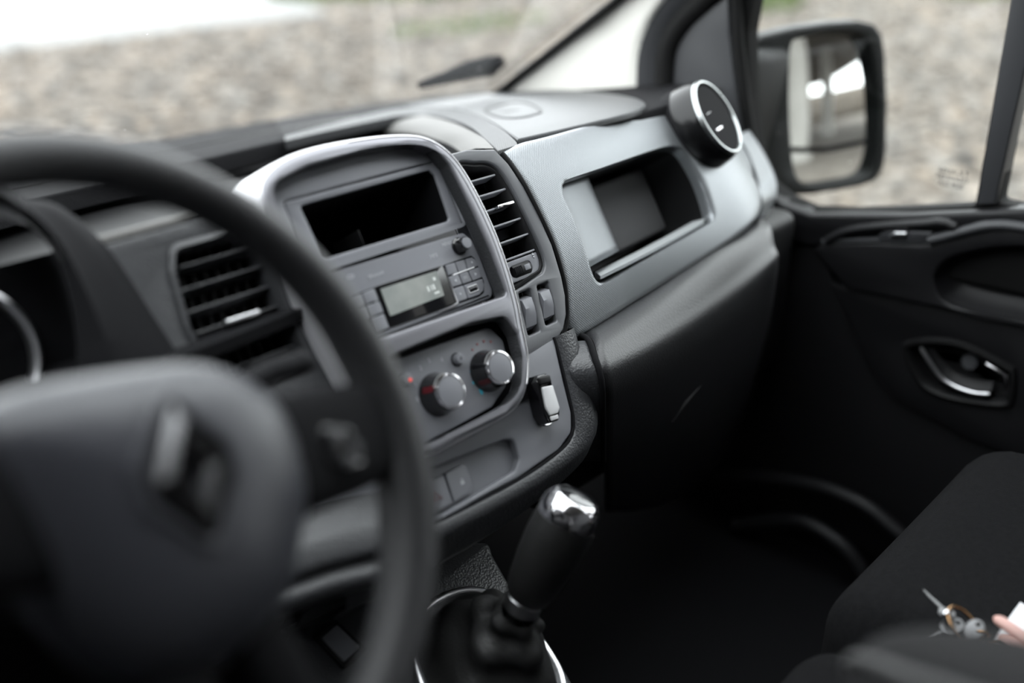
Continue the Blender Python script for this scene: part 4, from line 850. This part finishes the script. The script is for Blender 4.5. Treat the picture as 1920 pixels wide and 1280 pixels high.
# curved ledges at the door sill, deep in the footwell
tube('sill_step', smooth([XH(x, y, .79) for x, y in c9((430, 575), (800, 610), (1000, 672), (1110, 750), (1190, 826), (1250, 920))], 30), .014, 'door', pdr, 10)
tube('sill_step', smooth([XH(x, y, .77) for x, y in c9((600, 760), (800, 740), (930, 800), (1000, 870), (1050, 960), (1080, 1060))], 30), .014, 'door', pdr, 10)
wlr = rbox('wall_right', FLAT, .872, .90, -.5, 1.2, -.3, .56, 'black', bev=.004); struct(wlr, 'black body side beyond the passenger door', 'wall')

# ------------------------------------------------------------------ door mirror
mn = V3((-.364, -.92, .13)).normalized(); mu = V3((0, 0, 1)).cross(mn).normalized()
MF = Fr(hit(1560, 215, (1.08, 0, 0), (1, 0, 0)), mu, mn.cross(mu))
mt = thing('door_mirror', 'black door mirror outside the passenger window', 'wing mirror', MF.w(0, -.15, -.04))
mo = fillet(MF.hits(c7((60, 250), (140, 200), (300, 160), (500, 130), (680, 118), (770, 140), (815, 205), (830, 330), (842, 600), (838, 850), (822, 960), (775, 1030), (690, 1062), (420, 1108), (270, 1115), (200, 1080), (90, 1060))), .02, 4)
mg = sclosed(MF.hits(c7((300, 245), (380, 212), (480, 190), (600, 186), (690, 205), (735, 270), (765, 420), (780, 600), (786, 760), (780, 870), (755, 965), (700, 1012), (580, 1035), (450, 1052), (370, 1042), (322, 990), (298, 860), (286, 650), (285, 440))), 72)
mo = mo if area(mo) > 0 else mo[::-1]; mg = mg if area(mg) > 0 else mg[::-1]
plate('mirror_bezel', MF, [mo, mg], -.02, .012, 'housing', mt, .006)
loft('mirror_shell', [[MF.w(u, v, n_) for u, v in l] for l, n_ in ((mo, .004), (inset(mo, -.003), -.02), (inset(mo, .004), -.06), (scale2(mo, .8), -.10), (scale2(mo, .5), -.12))], 'housing', mt, cap1=True, ang=60)
def bulge(u, v): return -((u-.0)**2+(v)**2)*.32
def glass(name, poly, n_):
    bm = bmesh.new(); c = (sum(p[0] for p in poly)/len(poly), sum(p[1] for p in poly)/len(poly)); rings = []
    for s in (1, .86, .72, .58, .44, .3, .16, .03): rings.append([MF.w(u, v, n_+bulge(u, v)) for u, v in scale2(poly, s, c)])
    return loft(name, [[p-MF.N*.004 for p in rings[0]]]+rings, 'mirror', mt, cap1=True, ang=30)
dl = MF.hits(c7((250, 855), (480, 860), (640, 835), (840, 792)))
def below(p):
    for a, b in zip(dl, dl[1:]):
        if a[0] <= p[0] <= b[0] or (a is dl[0] and p[0] < a[0]) or (b is dl[-1] and p[0] > b[0]): return p[1] < a[1]+(b[1]-a[1])*(p[0]-a[0])/(b[0]-a[0])
    return False
up_ = [p for p in mg if not below(p)]; lo_ = [p for p in mg if below(p)]
def rotate_gap(l):
    i = max(range(len(l)), key=lambda k: (l[k][0]-l[k-1][0])**2+(l[k][1]-l[k-1][1])**2); return l[i:]+l[:i]
dls = smooth(dl, 30); x0 = min(p[0] for p in mg); x1 = max(p[0] for p in mg); dls = [p for p in dls if x0+.004 < p[0] < x1-.004]
up_ = rotate_gap(up_); lo_ = rotate_gap(lo_)
def join(l, chain, dy):
    e = l[-1]; ch = chain if abs(chain[0][0]-e[0]) < abs(chain[-1][0]-e[0]) else chain[::-1]; return l+[(p[0], p[1]+dy) for p in ch]
glass('mirror_glass', inset(join(up_, dls, .0022), .003), -.002); glass('blind_spot_glass', inset(join(lo_, dls, -.0022), .002), -.001)
plate('glass_backing', MF, [mg], -.03, -.012, 'dark', mt)
ar = [MF.w(*p, -.03) for p in MF.hits(c7((130, 500), (60, 520)))]
rbox('mirror_arm', Fr(XH(1412, 205, .93), (1, 0, 0), (0, 1, 0)), -.10, .06, -.03, .05, -.11, .10, 'housing', mt, .02)

# ------------------------------------------------------------------ seats, armrest, keys
def cushion(name, label, x0, x1, y0, y1, z0, z1, bev, crown):
    bm = bmesh.new(); bmesh.ops.create_cube(bm, size=1)
    for v in bm.verts: v.co = V3(((x0+x1)/2+v.co.x*(x1-x0), (y0+y1)/2+v.co.y*(y1-y0), (z0+z1)/2+v.co.z*(z1-z0)))
    bmesh.ops.bevel(bm, geom=bm.edges[:], offset=bev, segments=6, profile=.5, affect='EDGES')
    bmesh.ops.subdivide_edges(bm, edges=[e for e in bm.edges if e.calc_length() > .1], cuts=8, use_grid_fill=True)
    for v in bm.verts:
        if v.co.z > (z0+z1)/2: s = (v.co.x-x0)/(x1-x0); v.co.z += crown*(abs(s-.5)*2)**2.5
    bm.verts.index_update(); vs = [v.co.copy() for v in bm.verts]; fs = [tuple(v.index for v in f.verts) for f in bm.faces]; bm.free(); return vs, fs
ps = thing('passenger_seat', 'black fabric outer passenger seat with keys lying on it', 'seat', (.47, .0, .0))
vs, fs = cushion('', '', .165, .60, -.32, .300, .27, .45, .06, .003); link('seat_cushion', vs, fs, 'fabric', ps, 60)
rbox('seat_base', FLAT, .22, .70, -.3, .18, .0, .29, 'black', ps, .02)
ms = thing('middle_seat', 'lower black fabric middle seat beside the passenger seat', 'seat', (.05, .0, .0))
vs, fs = cushion('', '', -.07, .155, -.32, .285, .26, .44, .05, .004); link('seat_cushion', vs, fs, 'fabric', ms, 60)
rbox('seat_base', FLAT, -.05, .15, -.3, .16, .0, .28, 'black', ms, .02)
# driver armrest, close to the lens
ad = thing('driver_armrest', 'blurred dark cloth armrest in the near corner', 'armrest', (-.12, -.02, .62))
AP = [deep(1668, 1350, .56), deep(1730, 1332, .53), deep(1815, 1345, .48), deep(1960, 1400, .42), deep(2150, 1490, .36)]
ax = (AP[-1]-AP[1]).normalized()
sec = smooth([(p.x, p.y, p.z) for p in AP], 20); rr_ = [.012, .026, .034, .039]+[.041]*16
rg = []
for i, p in enumerate(sec):
    t = (sec[min(i+1, 19)]-sec[max(i-1, 0)]).normalized(); a = t.cross(V3((0, 0, 1))).normalized(); b = a.cross(t)
    rg.append([p+a*rr_[i]*1.1*math.copysign(abs(math.cos(2*math.pi*k/32))**.8, math.cos(2*math.pi*k/32))+b*rr_[i]*math.copysign(abs(math.sin(2*math.pi*k/32))**.8, math.sin(2*math.pi*k/32)) for k in range(32)])
pad_ = loft('armrest_pad', rg, 'armrest', ad, cap0=True, cap1=True, ang=70)
def px_(q): e = q-CAM; return 960+FPX*e.dot(AR)/e.dot(AF), 640-FPX*e.dot(AU)/e.dot(AF)
seam = []
for i in range(1, 20):
    top = min(px_(q)[1] for q in rg[i]); near = [q for q in rg[i] if (q-CAM).length < (sec[i]-CAM).length+rr_[i]*.3]
    seam.append(min(near, key=lambda q: abs(px_(q)[1]-top-52-i*2)))
tube('stitched_seam', smooth([tuple(q) for q in seam[::3]], 30), .0032, 'stitch', pad_, 8)
# keys on the seat
SZ = .462
def SH(x, y, z=SZ): return hit(x, y, (0, 0, z), (0, 0, 1))
kb = thing('key_bunch', 'bunch of keys on brass rings lying on the passenger seat', 'keys', SH(1820, 1190, .45))
def kring(name, c, r, nrm, m_, th=.0012):
    nrm = V3(nrm).normalized(); a = nrm.cross(V3((0, 0, 1))).normalized() if abs(nrm.z) < .95 else V3((1, 0, 0)); b = nrm.cross(a)
    tube(name, [c+a*r*math.cos(k*.2618)+b*r*math.sin(k*.2618) for k in range(24)], th, m_, kb, 8, True)
def P10(x, y, z=SZ): return SH(*c10((x, y))[0], z)
def key(tip, head, r, m_blade, m_head, up=.001):
    a, b = V3(tip), V3(head); d = (b-a); L = d.length; d.normalize(); s = V3((0, 0, 1)).cross(d).normalized(); f = Fr(a, d, s)
    k_ = plate('key_blade', f, [[(0, 0), (.002, .0011), (L, .0016), (L, -.0016), (.010, -.0016), (.008, -.0008), (.006, -.0016), (.004, -.0006)]], -.0008, .0008, m_blade, kb, .0002)
    plate('key_head', f, [circ(L+r*.8, 0, r, 24, r*.85), circ(L+r*1.4, 0, r*.22, 14)], -.0012, .0012, m_head, k_, .0004)
    return k_
key(P10(905, 130, .468), P10(1110, 330, .474), .0075, 'steel', 'keyplastic')
key(P10(960, 600, .462), P10(1120, 530, .466), .010, 'steel', 'steel')
key(P10(1290, 680, .462), P10(1370, 590, .468), .009, 'steel', 'steel')
key(P10(1480, 760, .460), P10(1430, 640, .464), .008, 'steel', 'brass')
rbox('bright_clasp', Fr(P10(1140, 375, .478), (1, 0, 0), (0, 1, 0)), -.0035, .0035, -.0025, .0025, -.003, .003, 'chrome', kb, .002)
kring('split_ring', P10(1310, 480, .470), .0165, (.1, -.55, .8), 'brass', .0014)
kring('split_ring', P10(1740, 790, .466), .0145, (.1, -.5, .85), 'brass', .0013)
kring('chain_link', P10(1500, 570, .470), .005, (.8, .3, .4), 'brass', .0012); kring('chain_link', P10(1530, 680, .468), .0055, (-.3, .5, .8), 'brass', .0012)
kring('chain_link', P10(1590, 700, .467), .0055, (.6, -.4, .6), 'brass', .0012); kring('chain_link', P10(1800, 810, .468), .005, (.6, .4, .4), 'steel', .0011)
cd = plate('paper_card', Fr(P10(1760, 500, .456), (1, 0, 0), (0, 1, 0)), [[tuple((P10(x, y, .456)-P10(1760, 500, .456))[:2]) for x, y in ((1880, 265), (1590, 670), (1700, 800), (2150, 700), (2120, 420))]], 0, .0008, 'paper'); props(cd, 'white paper card under the keys on the passenger seat', 'card')
pf = thing('pink_fob', 'pink plastic fob lying on the white card', 'key fob', P10(1800, 560, .456))
tube('fob_prong', smooth([tuple(P10(x, y, .468)) for x, y in ((1625, 405), (1700, 455), (1800, 520), (1900, 590), (2000, 670))], 16), [.002, .0048]+[.006]*12+[.005, .003], 'pink', pf, 12, False, .6)
tube('fob_body', smooth([tuple(P10(x, y, .463)) for x, y in ((1690, 670), (1780, 665), (1880, 690), (2000, 730))], 14), [.004, .008]+[.0105]*10+[.008, .004], 'pink', pf, 12, False, .5)
